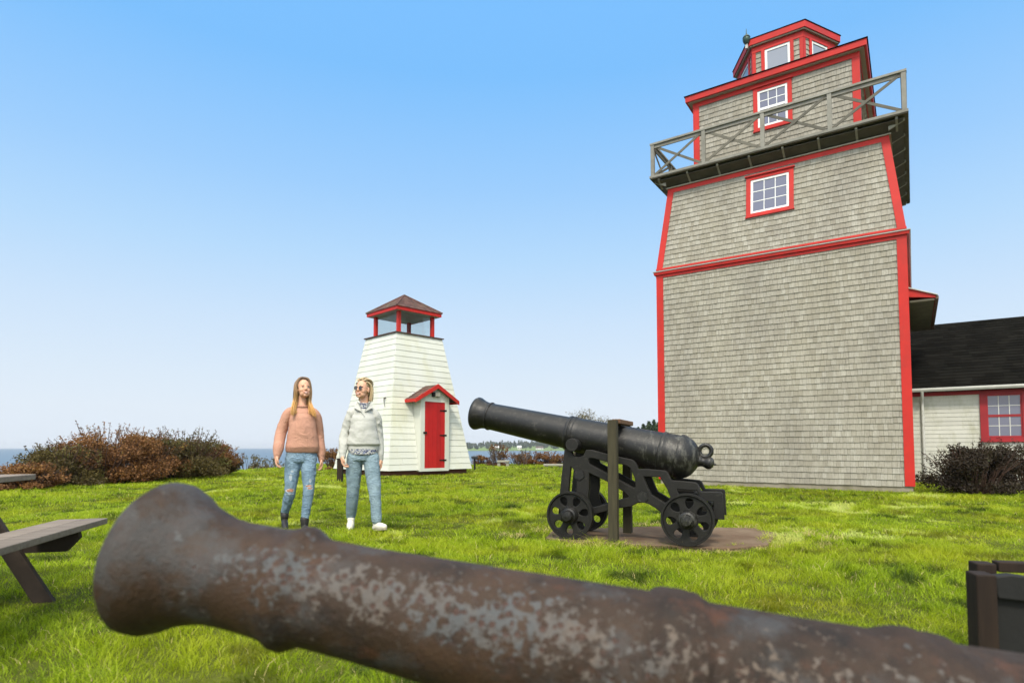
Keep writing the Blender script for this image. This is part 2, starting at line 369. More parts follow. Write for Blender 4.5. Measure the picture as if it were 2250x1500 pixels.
# eyelet rows of the pattern: a slanting line and two upright ones on the front
sx = t.n('ShaderNodeSeparateXYZ'); co = t.n('ShaderNodeTexCoord'); t.l(co.outputs['Object'], sx.inputs[0]); X, Y_, Z = sx.outputs
def dline(px_, pz, dx, dz, L):
    u = t.math('ADD', t.math('MULTIPLY', t.math('SUBTRACT', X, px_), dx), t.math('MULTIPLY', t.math('SUBTRACT', Z, pz), dz))
    q = t.math('SUBTRACT', t.math('MULTIPLY', t.math('SUBTRACT', X, px_), dz), t.math('MULTIPLY', t.math('SUBTRACT', Z, pz), dx))
    f = t.math('SUBTRACT', t.math('MODULO', t.math('ADD', u, 1.0), .017), .0085)
    d = t.math('SQRT', t.math('ADD', t.math('MULTIPLY', f, f), t.math('MULTIPLY', q, q)))
    inr = t.math('MULTIPLY', t.math('GREATER_THAN', u, 0), t.math('LESS_THAN', u, L))
    return t.math('MULTIPLY', t.math('MULTIPLY', t.math('LESS_THAN', d, .0034), inr), t.math('LESS_THAN', Y_, 0))
acc = None
for ln in ((-.075, 1.20, 0, -1, .16), (-.06, 1.215, .64, -.768, .185), (.062, 1.06, 0, -1, .12), (.066, 1.07, .75, .66, .055), (.115, 1.14, .12, -.993, .15)):
    e = dline(*ln); acc = e if acc is None else t.math('MAXIMUM', acc, e)
c = t.mix(t.math('MULTIPLY', acc, .7), c, (.26, .12, .075, 1))
t.set(c, .95, 0, .1); fo = t.noise(t.coord((1, 1, 1.3), rot=(0, .4, 0)), 11, 3, .5, .8); fr_ = t.math('ABSOLUTE', t.math('SUBTRACT', fo, .5))
t.bump(t.math('ADD', t.math('MULTIPLY', w.outputs['Fac'], .07), t.math('ADD', t.math('MULTIPLY', nn, .04), fr_)), .6, .035); M['peach'] = t.m
M['cream'] = simple('pale_gray_sweatshirt', (.46, .46, .42, 1), (.40, .40, .365, 1), 8, .9, .5, 8, stretch=(1, 1, 1.5), spec=.1, bd=.03)
def denim(name, c1, c2, rips):
    t = NT(name); v = t.coord(); n = t.noise(v, 7, 6, .65); f = t.noise(t.coord((1, 1, .15)), 220, 3)
    c = t.mix(t.ramp(n, [(.35, 0), (.7, 1)]), c1, c2); c = t.mix(t.math('MULTIPLY', f, .35), c, (.42, .52, .58, 1))
    sx = t.n('ShaderNodeSeparateXYZ'); co = t.n('ShaderNodeTexCoord'); t.l(co.outputs['Object'], sx.inputs[0]); X, Y_, Z = sx.outputs
    wob = t.math('MULTIPLY', t.math('SUBTRACT', t.noise(v, 60, 3), .5), .9)
    for (x, z, a_, b_, col) in rips:
        dx = t.math('DIVIDE', t.math('SUBTRACT', X, x), a_); dz = t.math('DIVIDE', t.math('SUBTRACT', Z, z), b_)
        d = t.math('ADD', t.math('SQRT', t.math('ADD', t.math('MULTIPLY', dx, dx), t.math('MULTIPLY', dz, dz))), wob)
        fr = t.math('LESS_THAN', Y_, 0.03) if True else None
        c = t.mix(t.math('MULTIPLY', t.math('LESS_THAN', d, 1.12), fr), c, (.40, .46, .50, 1))
        c = t.mix(t.math('MULTIPLY', t.math('LESS_THAN', d, .85), fr), c, col)
    cr = t.noise(t.coord((1, 1, 1.9), rot=(0, .5, 0)), 13, 3, .5, 1.2); cr2 = t.noise(t.coord((1, 1, 2.4), rot=(0, -.6, 0)), 19, 3, .5, 1.0)
    rg = t.math('ADD', t.math('ABSOLUTE', t.math('SUBTRACT', cr, .5)), t.math('ABSOLUTE', t.math('SUBTRACT', cr2, .5)))
    t.set(c, .9, 0, .15); t.bump(t.math('ADD', t.math('MULTIPLY', f, .06), rg), .9, .035); return t.m
RIP = (.50, .24, .16, 1); THR = (.36, .42, .47, 1)
M['jeans1'] = denim('ripped_light_blue_denim', (.075, .145, .225, 1), (.20, .30, .39, 1),
                    [(-.118, .455, .046, .020, RIP), (-.125, .415, .045, .006, THR), (.085, .505, .040, .012, RIP), (.10, .478, .03, .010, RIP), (-.115, .60, .014, .034, THR), (-.10, .665, .014, .012, THR), (.10, .56, .012, .018, THR)])
M['jeans2'] = denim('faded_blue_denim', (.11, .175, .215, 1), (.25, .34, .385, 1), [])
M['hair1'] = simple('golden_blond_hair', (.50, .27, .085, 1), (.30, .16, .06, 1), 30, .45, .3, 200, (1, 1, .1), va=.4)
M['hair1_root'] = simple('brown_blond_hair', (.20, .125, .07, 1), (.33, .20, .10, 1), 30, .45, .3, 200, (1, 1, .1), va=.3)
M['hair2'] = simple('ash_blond_hair', (.60, .47, .28, 1), (.42, .31, .17, 1), 30, .45, .3, 200, (1, 1, .1), va=.35)
M['boot'] = simple('black_leather', (.014, .013, .013, 1), (.022, .02, .02, 1), 20, .5, .2, 80)
M['shoe'] = simple('cream_canvas', (.66, .63, .53, 1), (.58, .55, .45, 1), 20, .8, .2, 120)
M['sole'] = simple('grubby_rubber_sole', (.34, .31, .24, 1), (.18, .15, .10, 1), 20, .8)
M['lip'] = simple('lips', (.50, .20, .155, 1), rough=.4); M['teeth'] = simple('teeth', (.75, .72, .65, 1), rough=.3)
M['brow'] = simple('eyebrow', (.27, .15, .09, 1)); M['eye'] = simple('eye', (.035, .025, .02, 1), rough=.2); M['eyewhite'] = simple('eye_white', (.6, .58, .55, 1), rough=.3)
M['lens'] = simple('dark_lens', (.02, .018, .02, 1), rough=.1, spec=.7); M['wire'] = simple('thin_metal', (.10, .08, .06, 1), rough=.4, metal=.6)
t = NT('patterned_blouse'); vo = t.n('ShaderNodeTexVoronoi'); vo.inputs['Scale'].default_value = 105; t.l(t.coord(), vo.inputs['Vector'])
bw = t.n('ShaderNodeRGBToBW'); t.l(vo.outputs['Color'], bw.inputs[0])
c = t.ramp(bw.outputs[0], [(.30, (.03, .035, .08, 1)), (.45, (.14, .17, .26, 1)), (.60, (.42, .42, .38, 1))]); t.set(c, .85, 0, .1); M['blouse'] = t.m
# ---------------------------------------------------------------- ground, sea, far shore
def cliff(x, y):
    """0 on the lawn, rising past the cliff edge"""
    ye = 33.5 + 1.2*math.sin(x*.35) + 130*sstep(7, 16, x)
    a = sstep(0, 7, -x-11.2+.4*math.sin(y*.5)); b = sstep(0, 8, y-ye)
    return max(a, b)
def gz(x, y):
    n = mnoise.noise(Vector((x*.35, y*.35, 0)))*.035 + mnoise.noise(Vector((x*1.3, y*1.3, 4)))*.014
    flat = 1.0 if y < 30 else 1.0
    return n - 5.6*cliff(x, y)
def grid_axis(segs):
    out = []
    for a, b, s in segs: out += list(np.arange(a, b, s))
    out.append(segs[-1][1]); return out
gx = grid_axis([(-40, -14, 2), (-14, 16, .3), (16, 60, 3), (60, 160, 20)]); gy = grid_axis([(-14, 0, 2), (0, 12, .25), (12, 46, .5), (46, 180, 8)])
vs = [(x, y, gz(x, y)) for y in gy for x in gx]; nx = len(gx)
fs = [(j*nx+i, j*nx+i+1, (j+1)*nx+i+1, (j+1)*nx+i) for j in range(len(gy)-1) for i in range(nx-1)]
me = bpy.data.meshes.new('ground'); me.from_pydata(vs, [], fs); me.polygons.foreach_set('use_smooth', [True]*len(fs))
tag(link('ground', me, M['soil']), kind='structure')
SEA = -4.2
m = MB(); m.lathe([(16000, SEA), (4000, SEA), (600, SEA), (60, SEA), (0.001, SEA)], 64, Matrix.Translation((0, 60, 0)))
m.f = [f for f in m.f if len(f) == 4]; m.r = m.r[:len(m.f)]; print('seanormal')
tag(m.build('sea', M['water'], recalc=False), kind='structure')
# far shore: beach, meadow and a low rise carrying the wood
def far_h(x, d):   # height over the water at distance d behind the shoreline
    return .35 + 2.2*sstep(0, 90, d) + 9*sstep(70, 320, d)*(.75+.25*math.sin(x*.012)) 
xs = list(np.arange(-210, 620, 10)); ds = [0, 4, 20, 45, 70, 100, 140, 190, 250, 330, 420]
vs = []; 
for d in ds:
    for x in xs:
        e = sstep(-210, -130, x)
        vs.append((x, 1060+d+8*math.sin(x*.03), SEA-1.5+(far_h(x, d)+1.5)*e))
nx = len(xs); fs = [(j*nx+i, j*nx+i+1, (j+1)*nx+i+1, (j+1)*nx+i) for j in range(len(ds)-1) for i in range(nx-1)]
me = bpy.data.meshes.new('hills'); me.from_pydata(vs, [], fs); me.polygons.foreach_set('use_smooth', [True]*len(fs))
tag(link('hills', me, M['field']), kind='structure')
# the far wood: several hundred crowns that read as one mass
def leaf_cloud(cent, rad, n, size, squash=1.0, spread=.12, up=.3):
    """n leaf quads near the surface of ellipsoid lumps; returns verts (n*4,3)"""
    u = rng.normal(size=(n, 3)); u /= np.linalg.norm(u, axis=1)[:, None]
    rr = 1-np.abs(rng.normal(size=(n, 1)))*spread*2
    p = cent + u*rr*rad
    d = rng.normal(size=(n, 3)); d[:, 2] *= squash; d += u*up; d /= np.linalg.norm(d, axis=1)[:, None]
    e = np.cross(d, rng.normal(size=(n, 3))); e /= np.linalg.norm(e, axis=1)[:, None]
    s = size*rng.uniform(.6, 1.3, (n, 1)); a = d*s; b = e*s*.55
    return np.stack([p-a, p+b*.9, p+a, p-b*.9], 1).reshape(-1, 3)
def leaves_obj(name, V, mat, parent=None, rnd=None):
    n = len(V)//4
    if rnd is None: rnd = rng.random(n)
    return fast_mesh(name, V, np.arange(n*4), np.full(n, 4), mat, parent, rnd)
Vs = []; rr = []
for i in range(620):
    x = rng.uniform(-150, 600); d = 75+320*rng.random()**.8; y = 1060+d
    if -40 < x < 110 and d < 150 and rng.random() < .55: continue
    e = sstep(-210, -130, x); z = SEA+far_h(x, d)*e - .5
    h = rng.uniform(7, 11)*(1.25 if rng.random() < .2 else 1)
    con = rng.random() < .45
    n = 130
    base = rng.random()
    if con:
        k = rng.random((n, 1)); th = rng.random((n, 1))*2*PI; r_ = (1-k)*h*.22+.2
        p = np.hstack([x+np.cos(th)*r_, y+np.sin(th)*r_, z+h*1.2*k])
        q = rng.normal(size=(n, 3)); q2 = rng.normal(size=(n, 3))
        V = np.stack([p-q*.8, p+q2*.7, p+q*.8, p-q2*.7], 1).reshape(-1, 3)
    else:
        V = leaf_cloud(np.array([x, y, z+h*.55]), np.array([h*.42, h*.42, h*.45]), n, 1.5)
    Vs.append(V); rr.append(np.clip(rng.random(n)*.45+base*.5, 0, 1))
tag(leaves_obj('far_wood', np.concatenate(Vs), M['farleaf'], None, np.concatenate(rr)), 'hazy dark mixed wood on the low far shore across the bay', 'wood', kind='stuff')
def far_house(x, d, w, h, col, roofm, label, rz=0):
    z = SEA+far_h(x, d)-.3
    t = empty('far_house', (x, 1060+d, z), rz, label, 'house', 'houses on the far shore')
    m = MB(); m.box(-w/2, w/2, -4, 4, 0, h); m.build('wall', col, t)
    m = MB(); m.add([(-w/2-.4, -4.5, h), (w/2+.4, -4.5, h), (w/2+.4, 4.5, h), (-w/2-.4, 4.5, h), (-w/2-.4, 0, h+3), (w/2+.4, 0, h+3)], [(0, 1, 5, 4), (2, 3, 4, 5), (0, 4, 3), (1, 2, 5), (0, 3, 2, 1)]); m.build('roof', roofm, t)
    for k in (-.28, .28):
        m = MB(); m.box(w*k-.6, w*k+.6, -4.08, -3.95, h*.35, h*.75); m.build('window', M['glass'], t)
far_house(-30, 72, 12, 3.6, M['slab'], M['white'], 'small pale gray house far across the bay, nearest the small white lighthouse')
far_house(14, 80, 8, 4.2, M['clap2'], M['gutter'], 'taller white house at the centre of the far meadow')
far_house(52, 76, 14, 3.4, M['gutter'], M['roof_brown'], 'long low gray house with dark roof on the far shore, rightmost of three')

# pads and foundations near the cannon
m = MB(); P = [(.46, 6.66), (.34, 6.05), (.60, 5.76), (1.98, 5.42), (2.38, 5.62), (2.80, 6.35), (2.72, 6.75), (1.6, 6.92)]
n = len(P); m.add([(x, y, -.05) for x, y in P]+[(x, y, .028) for x, y in P], [tuple(range(n, 2*n))]+[(i, (i+1) % n, (i+1) % n+n, i+n) for i in range(n)])
tag(m.build('pavement', M['pad'], bevel=.01), kind='structure')

# ---------------------------------------------------------------- the shingled tower
TR = R(-33.9); TK = Vector((8.29, 12.40, 0))
tower = empty('lighthouse_tower', TK, TR, 'tall gray shingled lighthouse tower with red trim, gallery and six-sided lantern room', 'lighthouse')
CX, CY = -2.70, 2.70; HW = 2.70
def face_M(k, z0=0, hw0=0, slope=0):
    """frame on face k (0 front, 1 right, 2 back, 3 left): x across, y INTO the wall, z up along the surface"""
    rot = Matrix.Rotation(k*PI/2, 4, 'Z')
    T = Matrix.Translation((CX, CY, 0)) @ rot @ Matrix.Translation((0, -hw0, z0)) @ Matrix.Rotation(-math.atan(slope), 4, 'X')
    return T
def shingle_face(m, T, w0, w1, L, expo=.132, wmin=.05, wmax=.13, holes=(), thick=.019, seed=0):
    rs = random.Random(seed); n = max(1, round(L/expo)); ex = L/n
    for i in range(n):
        z0 = i*ex; f = (i+.5)/n; hw = w0+(w1-w0)*f; x = -hw - rs.random()*.08
        while x < hw:
            w = rs.uniform(wmin, wmax); a = max(x, -hw); b = min(x+w-.0035, hw); x += w
            if b-a < .012: continue
            skip = False
            for h in holes:
                if z0 >= h[2] and z0+ex <= h[3] and a < h[1] and b > h[0]:
                    if a < h[0]: b = h[0]
                    elif b > h[1]: a = h[1]
                    else: skip = True
            if skip or b-a < .008: continue
            j = rs.uniform(-.005, .005); t = thick+rs.uniform(-.003, .004)
            zb = z0+j; zt = z0+ex+.012
            vs = [(a, -t, zb), (b, -t, zb), (b, -.0, zb), (a, -.0, zb), (a, -.002, zt), (b, -.002, zt)]
            m.add(vs, [(0, 1, 2, 3), (0, 4, 5, 1), (0, 3, 4), (1, 5, 2)], rs.random(), T)
def tower_walls(z0, z1, h0, h1, name, holes={}, expo=.132, seed=1):
    sl = (h0-h1)/(z1-z0); L = math.hypot(z1-z0, h0-h1)
    m = MB()
    for k in range(4): shingle_face(m, face_M(k, z0, h0, sl), h0-.02, h1-.02, L, expo, holes=holes.get(k, ()), seed=seed+k)
    o = m.build('shingle_wall', M['shingle'], tower, recalc=False)
    m = MB(); m.sq([(h0-.003, z0), (h1-.003, z1)], Matrix.Translation((CX, CY, 0)), closed=False); m.build('sheathing', M['backing'], tower)
def corner_boards(z0, z1, h0, h1, w=.15, name='corner_board'):
    for k in range(4):
        m = MB(); R_ = Matrix.Translation((CX, CY, 0)) @ Matrix.Rotation(k*PI/2, 4, 'Z')
        for (h, z) in ((0, 0),):
            a0, a1 = h0-w, h0+.030; b0, b1 = h1-w, h1+.030
            m.add([(a0, -h0-.030, z0), (a1, -h0-.030, z0), (a1, -h0+.01, z0), (a0, -h0+.01, z0), (b0, -h1-.030, z1), (b1, -h1-.030, z1), (b1, -h1+.01, z1), (b0, -h1+.01, z1)],
                  [(0, 3, 2, 1), (4, 5, 6, 7), (0, 1, 5, 4), (2, 3, 7, 6), (0, 4, 7, 3), (1, 2, 6, 5)], None, R_)
            m.add([(h0+.029, -h0+.0101, z0), (h0+.029, -h0+w, z0), (h0-.01, -h0+w, z0), (h0-.01, -h0+.0101, z0), (h1+.029, -h1+.0101, z1), (h1+.029, -h1+w, z1), (h1-.01, -h1+w, z1), (h1-.01, -h1+.0101, z1)],
                  [(0, 3, 2, 1), (4, 5, 6, 7), (0, 1, 5, 4), (2, 3, 7, 6), (0, 4, 7, 3), (1, 2, 6, 5)], None, R_)
        m.build(name, M['red'], tower)
TC = Matrix.Translation((CX, CY, 0))
m = MB(); m.sq([(HW-.05, -.3), (HW-.01, -.3), (HW-.01, .125), (HW-.05, .125)], TC); m.build('foundation', M['stone_base'], tower)
tower_walls(.12, 5.40, HW, HW, 'lower', seed=10)
corner_boards(.13, 5.40, HW, HW)
Z1, Z2, H2 = 5.50, 7.74, 2.44
tower_walls(5.53, Z2, HW, H2, 'tapered', {0: [(-.48, .55, .972, 1.99)], 1: [(-.51, .51, .972, 1.99)]}, seed=20)
corner_boards(5.53, Z2, HW, H2, .13)
m = MB(); m.sq([(HW+.035, 5.335), (HW+.035, 5.405), (HW-.02, 5.405), (HW-.02, 5.335)], TC)
m.sq([(HW+.075, 5.407), (HW+.085, 5.475), (HW-.02, 5.475), (HW-.02, 5.407)], TC); m.build('band_trim', M['red'], tower)
m = MB(); m.sq([(HW+.100, 5.477), (HW+.105, 5.497), (HW-.02, 5.530), (HW-.02, 5.477)], TC); m.build('drip_edge', M['gutter'], tower)
m = MB(); m.sq([(H2+.035, 7.62), (H2+.033, 7.735), (H2-.05, 7.735), (H2-.05, 7.62)], TC)
m.sq([(HW+.036, 5.531), (HW+.034, 5.575), (HW-.03, 5.575), (HW-.03, 5.531)], TC); m.build('upper_band_trim', M['red'], tower)
m = MB(); m.sq([(H2+.075, 7.737), (H2+.075, 7.762), (H2-.05, 7.762), (H2-.05, 7.737)], TC); m.build('ledge_trim', M['soffit'], tower)
# gallery: deck boards on joists with a skirt of boards below
G = HW+.14
gal = MB(); gal.sq([(G, 7.985), (G, 8.045), (1.7, 8.045), (1.7, 7.985)], TC); gallery = gal.build('gallery', M['railwood'], tower)
m = MB()
n = 30
for k in range(4):
    Rk = TC @ Matrix.Rotation(k*PI/2, 4, 'Z')
    for i in range(4):
        a = 2.44+.1*i; m.box(-(G-.03), G-.03, -a-.088, -a, 7.962-.0004*k, 7.984-.0004*k, Rk) if -a-.088 > -G else None
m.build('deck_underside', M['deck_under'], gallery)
for k in range(4):
    Rk = TC @ Matrix.Rotation(k*PI/2, 4, 'Z')
    for i in range(8):
        x = -2.62+i*.749
        m = MB(); m.prism([(-G+.07, 7.961), (-G+.07, 7.91), (-H2-.03, 7.765), (-H2-.03, 7.961)], x-.022, x+.022, Rk @ Matrix(((0, 1, 0, 0), (1, 0, 0, 0), (0, 0, 1, 0), (0, 0, 0, 1))))
        m.build('joist', M['deck'], gallery)
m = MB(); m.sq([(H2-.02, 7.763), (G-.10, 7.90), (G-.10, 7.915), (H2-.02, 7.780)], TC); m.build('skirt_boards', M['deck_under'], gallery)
# railing
rail = empty('railing'); rail.parent = tower
RW = G-.07
for k in range(4):
    Rk = TC @ Matrix.Rotation(k*PI/2, 4, 'Z')
    xs = [-RW, -RW+1.33, 0-.05, 1.37, RW]
    for i, x in enumerate(xs):
        if i == 4: continue
        m = MB(); m.box(x-.045, x+.045, -RW-.045, -RW+.045, 8.046, 8.872, Rk); m.build('post', M['railwood'], rail, bevel=.005)
    m = MB(); m.box(-RW+.056 if k % 2 else -RW-.06, RW-.056 if k % 2 else RW+.06, -RW-.055, -RW+.055, 8.873, 8.925, Rk); 
    m.build('top_rail', M['railwood'], rail, bevel=.004)
    m = MB(); m.box(-RW+.046, RW-.046, -RW-.018, -RW+.018, 8.79, 8.872, Rk); m.build('rail_board', M['railwood'], rail)
    for i in range(4):
        a, b = xs[i]+.05, xs[i+1]-.05
        m = MB(); m.bar((a, -RW-.010, 8.07), (b, -RW-.010, 8.85), .020, .060, (0, 0, 1), M=Rk); m.bar((a, -RW+.012, 8.85), (b, -RW+.012, 8.07), .020, .060, (0, 0, 1), M=Rk); m.build('cross_brace', M['brace'], rail)
# upper room
H3 = 1.91
tower_walls(8.05, 10.14, H3, H3, 'upper', {0: [(-.39, .47, .857, 1.963)]}, seed=30)
corner_boards(8.05, 10.14, H3, H3, .13)
m = MB(); m.sq([(H3+.036, 10.02), (H3+.036, 10.139), (H3-.02, 10.139), (H3-.02, 10.02)], TC); m.build('frieze_board', M['red'], tower)
m = MB(); m.sq([(H3+.13, 10.14), (H3+.13, 10.17), (H3-.05, 10.17), (H3-.05, 10.14)], TC); m.build('soffit', M['soffit'], tower)
m = MB(); m.sq([(H3+.185, 10.155), (H3+.19, 10.30), (H3+.12, 10.30), (H3+.131, 10.155)], TC); m.build('fascia', M['red'], tower)
m = MB(); m.sq([(H3+.215, 10.302), (H3+.215, 10.318), (H3+.1, 10.34), (.9, 10.75), (.9, 10.70), (H3+.1, 10.302)], TC); m.build('roof', M['roof_black'], tower)

def window(T, w, h, rows, cols, mullion_split=None, trim=M['red'], frame=M['white'], glass=M['glass2'], tw=.10, head=True, parent=None, fw=.055, name='window', proud=.04):
    """T: frame with origin at the opening's bottom centre, y into the wall"""
    p = parent or tower
    m = MB(); hw = w/2
    m.box(-hw-tw, -hw, -proud, .02, -tw*.7, h+tw*.8, T); m.box(hw, hw+tw, -proud, .02, -tw*.7, h+tw*.8, T)
    m.box(-hw, hw, -proud+.001, .02, h, h+tw*.8-.001, T); m.box(-hw, hw, -proud+.001, .02, -tw*.7, 0, T)
    if head: m.box(-hw-tw-.03, hw+tw+.03, -proud-.04, .01, h+tw*.8+.001, h+tw*.8+.035, T); 
    m.box(-hw-tw-.015, hw+tw+.015, -proud-.02, .01, -tw*.7-.03, -tw*.7-.001, T)
    o = m.build(name, trim, p)
    m = MB(); m.box(-hw+.001, -hw+fw, -.022, .03, .001, h-.001, T); m.box(hw-fw, hw-.001, -.022, .03, .001, h-.001, T)
    m.box(-hw+fw, hw-fw, -.021, .03, h-fw, h-.002, T); m.box(-hw+fw, hw-fw, -.021, .03, .002, fw, T)
    iw = w-2*fw; ih = h-2*fw
    if mullion_split: m.box(-hw+fw, hw-fw, -.019, .03, h/2-.03, h/2+.03, T)
    fo = m; m = MB()
    for i in range(1, cols): x = -hw+fw+iw*i/cols; m.box(x-.009, x+.009, -.012, .0, fw, h-fw, T)
    for j in range(1, rows):
        z = fw+ih*j/rows
        if mullion_split and abs(z-h/2) < .05: continue
        m.box(-hw+fw, hw-fw, -.0115, .0, z-.009, z+.009, T)
    if m.v: m.build('muntins', M['white'] if not mullion_split or frame == M['white'] else M['gutter'], o)
    fo.build('frame', frame, o)
    m = MB(); m.box(-hw+fw, hw-fw, -.005, -.001, fw, h-fw, T); m.build('pane', glass, o)
    return o
sl2 = (HW-H2)/(Z2-5.53)
window(face_M(0, 5.53, HW+.0, sl2) @ Matrix.Translation((.035, 0, 1.045)), .86, .87, 3, 3)
window(face_M(1, 5.53, HW+.0, sl2) @ Matrix.Translation((0, 0, 1.045)), .86, .87, 3, 3)
window(face_M(0, 8.05, H3) @ Matrix.Translation((.04, 0, .93)), .70, .95, 4, 3, True)
# lantern room: a hexagon whose front face is parallel to the tower front
HR = 1.22
lant = empty('lantern_room', (CX+.04, CY, 0)); lant.parent = tower
def hexa(m, prof, closed=True): m.lathe(prof, 6, None, None, 0, closed)
m = MB()
for k in range(6):
    T = Matrix.Rotation(k*PI/3, 4, 'Z') @ Matrix.Translation((0, -HR*math.cos(PI/6), 10.3))
    shingle_face(m, T, HR/2-.01, HR/2-.01, 1.30, .13, seed=50+k, holes=[(-.38, .38, .36, 1.28)])
m.build('shingle_wall', M['shingle'], lant, recalc=False)
m = MB(); hexa(m, [(HR-.005, 10.2), (HR-.005, 11.66), (HR-.05, 11.66), (HR-.05, 10.2)]); m.build('sheathing', M['backing'], lant)
for k in range(6):
    T = Matrix.Rotation(k*PI/3, 4, 'Z') @ Matrix.Translation((0, -HR*math.cos(PI/6), 10.3))
    m = MB(); e = HR/2
    m.box(-e-.012, -e+.075, -.028, .0, 0, 1.24, T); m.build('corner_board', M['red'], lant)
    m = MB(); m.box(e-.075, e+.012, -.0275, .0, 0, 1.2395, T); m.build('corner_board', M['red'], lant)
    window(T @ Matrix.Translation((0, 0, .46)), .62, .74, 1, 1, tw=.085, head=False, parent=lant, fw=.06, glass=M['glass3'])
m = MB(); hexa(m, [(HR+.04, 11.50), (HR+.04, 11.66), (HR-.02, 11.66), (HR-.02, 11.50)]); m.build('frieze_board', M['red'], lant)
m = MB(); hexa(m, [(HR+.11, 11.662), (HR+.12, 11.70), (HR-.03, 11.70), (HR-.03, 11.662)]); m.build('soffit', M['soffit'], lant)
m = MB(); hexa(m, [(HR+.155, 11.69), (HR+.16, 11.85), (HR+.09, 11.85), (HR+.122, 11.69)]); m.build('fascia', M['red'], lant)
m = MB(); hexa(m, [(HR+.175, 11.852), (HR+.18, 11.868), (.02, 12.12), (.02, 11.90), (HR+.1, 11.852)]); m.build('roof', M['roof_black'], lant)
# dark green lamp on a bracket at the corner of the lantern roof
lp = at(1652, 78, 13.2); lp = tower.matrix_world.inverted() @ lp if False else None
hx = -(HR+.16)*math.cos(PI/3)+CX+.04-.04; hy = CY-(HR+.16)*math.sin(PI/3)
T = Matrix.Translation((hx, hy-.03, 11.74))
m = MB(); m.lathe([(0, .0), (.05, .0), (.085, .06), (.10, .13), (.085, .17), (.10, .175), (.075, .22), (.03, .25), (.012, .30), (.006, .42), (0, .43)], 16, T); m.build('corner_lamp', M['copper'], tower, smooth=40)
m = MB(); m.box(-.03, .03, -.02, .05, -.12, .0, T); m.build('lamp_bracket', M['gutter'], tower)
# canopy over the side door
T = Matrix.Rotation(PI/2, 4, 'Z')
m = MB()
y0, y1 = 1.05, 5.15
m.add([(.03, y0, 4.30), (.52, y0, 4.22), (.52, y0, 4.27), (.03, y0, 4.50), (.03, y1, 4.30), (.52, y1, 4.22), (.52, y1, 4.27), (.03, y1, 4.50)],
      [(0, 1, 2, 3), (4, 7, 6, 5), (0, 4, 5, 1), (3, 2, 6, 7), (1, 5, 6, 2), (0, 3, 7, 4)]); canopy = m.build('door_canopy', M['red'], tower)
m = MB(); m.add([(.0, y0-.04, 4.525), (.56, y0-.04, 4.285), (.56, y1+.04, 4.285), (0, y1+.04, 4.525), (.0, y0-.04, 4.505), (.56, y0-.04, 4.265), (.56, y1+.04, 4.265), (0, y1+.04, 4.505)],
                [(0, 1, 2, 3), (4, 7, 6, 5), (0, 4, 5, 1), (1, 5, 6, 2), (2, 6, 7, 3)]); m.build('canopy_roof', M['gutter'], canopy)
m = MB(); m.box(.04, .50, y0+.02, y1-.02, 4.17, 4.215); m.build('canopy_soffit', M['deck_under'], canopy)
m = MB(); m.box(.521, .575, y0, y1, 4.19, 4.255); m.build('gutter', M['roof_brown'], canopy)

# ---------------------------------------------------------------- the cottage joined behind the tower
cot = empty('cottage', TK+Vector((0, 0, 0)), TR, 'low white clapboard cottage with black roof and dark red window trim behind the tall tower', 'cottage')
WY, EZ = 4.0, 2.36
def clap_face(m, T, w0, w1, L, expo, lip=.012, seed=0, holes=()):
    rs = random.Random(seed); n = round(L/expo); ex = L/n
    for i in range(n):
        z0 = i*ex; ha = w0+(w1-w0)*i/n; hb = w0+(w1-w0)*(i+1)/n
        segs = [(-1, 1)]
        t = lip+rs.uniform(-.001, .001); g = rs.random(); j = rs.uniform(-.0015, .0015)
        xa, xb = -ha, ha
        cuts = sorted([xa]+([rs.uniform(-ha*.8, ha*.8)] if rs.random() < .5 else [])+[xb])
        pcs = [(cuts[q], cuts[q+1]) for q in range(len(cuts)-1)]
        for h in holes:
            if z0 < h[3] and z0+ex > h[2]:
                new = []
                for (a, b) in pcs:
                    if a < h[0]: new.append((a, min(b, h[0])))
                    if b > h[1]: new.append((max(a, h[1]), b))
                pcs = [q for q in new if q[1]-q[0] > .01]
        for (a, b) in pcs:
            g = rs.random(); b2 = b-.002
            ta = a if a != -ha else -hb; tb = b2 if b != ha else hb
            m.add([(a, -t, z0+j), (b2, -t, z0+j), (b2, .0, z0+j), (a, .0, z0+j), (ta, -.002, z0+ex+.004), (tb, -.002, z0+ex+.004)],
                  [(0, 1, 2, 3), (0, 4, 5, 1), (0, 3, 4), (1, 5, 2)], g, T)
m = MB(); clap_face(m, Matrix.Translation((4.61, WY, .1)), 4.6, 4.6, EZ-.1, .108, seed=3, holes=[(1.45-4.61, 2.33-4.61, 1.0, 2.22)]); m.build('clapboard_wall', M['clap2'], cot, recalc=False)
m = MB(); m.box(.02, 9.2, WY+.002, 10.2, -.2, EZ); m.build('wall_core', M['backing'], cot)
m = MB(); m.box(.012, 9.3, WY-.032, WY, 2.262, 2.36); m.build('frieze_board', M['dark_red'], cot)
rm = MB(); e0, r0 = 3.78, 7.0; rz0, rz1 = 2.44, 4.62
nro = 24
rs = random.Random(9)
for i in range(nro):
    ya = e0+(r0-e0)*i/nro; yb = e0+(r0-e0)*(i+1)/nro; za = rz0+(rz1-rz0)*i/nro; zb = rz0+(rz1-rz0)*(i+1)/nro
    x = .03
    while x < 9.6:
        w = rs.uniform(.25, .4); b = min(x+w-.004, 9.6)
        rm.add([(x, ya, za+.012), (b, ya, za+.012), (b, yb+.01, zb+.006), (x, yb+.01, zb+.006), (x, ya, za), (b, ya, za)], [(0, 1, 2, 3), (4, 5, 1, 0)], rs.random()); x += w
rm.add([(.03, r0, rz1+.01), (9.6, r0, rz1+.01), (9.6, 10.4, 2.44), (.03, 10.4, 2.44)], [(0, 1, 2, 3)])
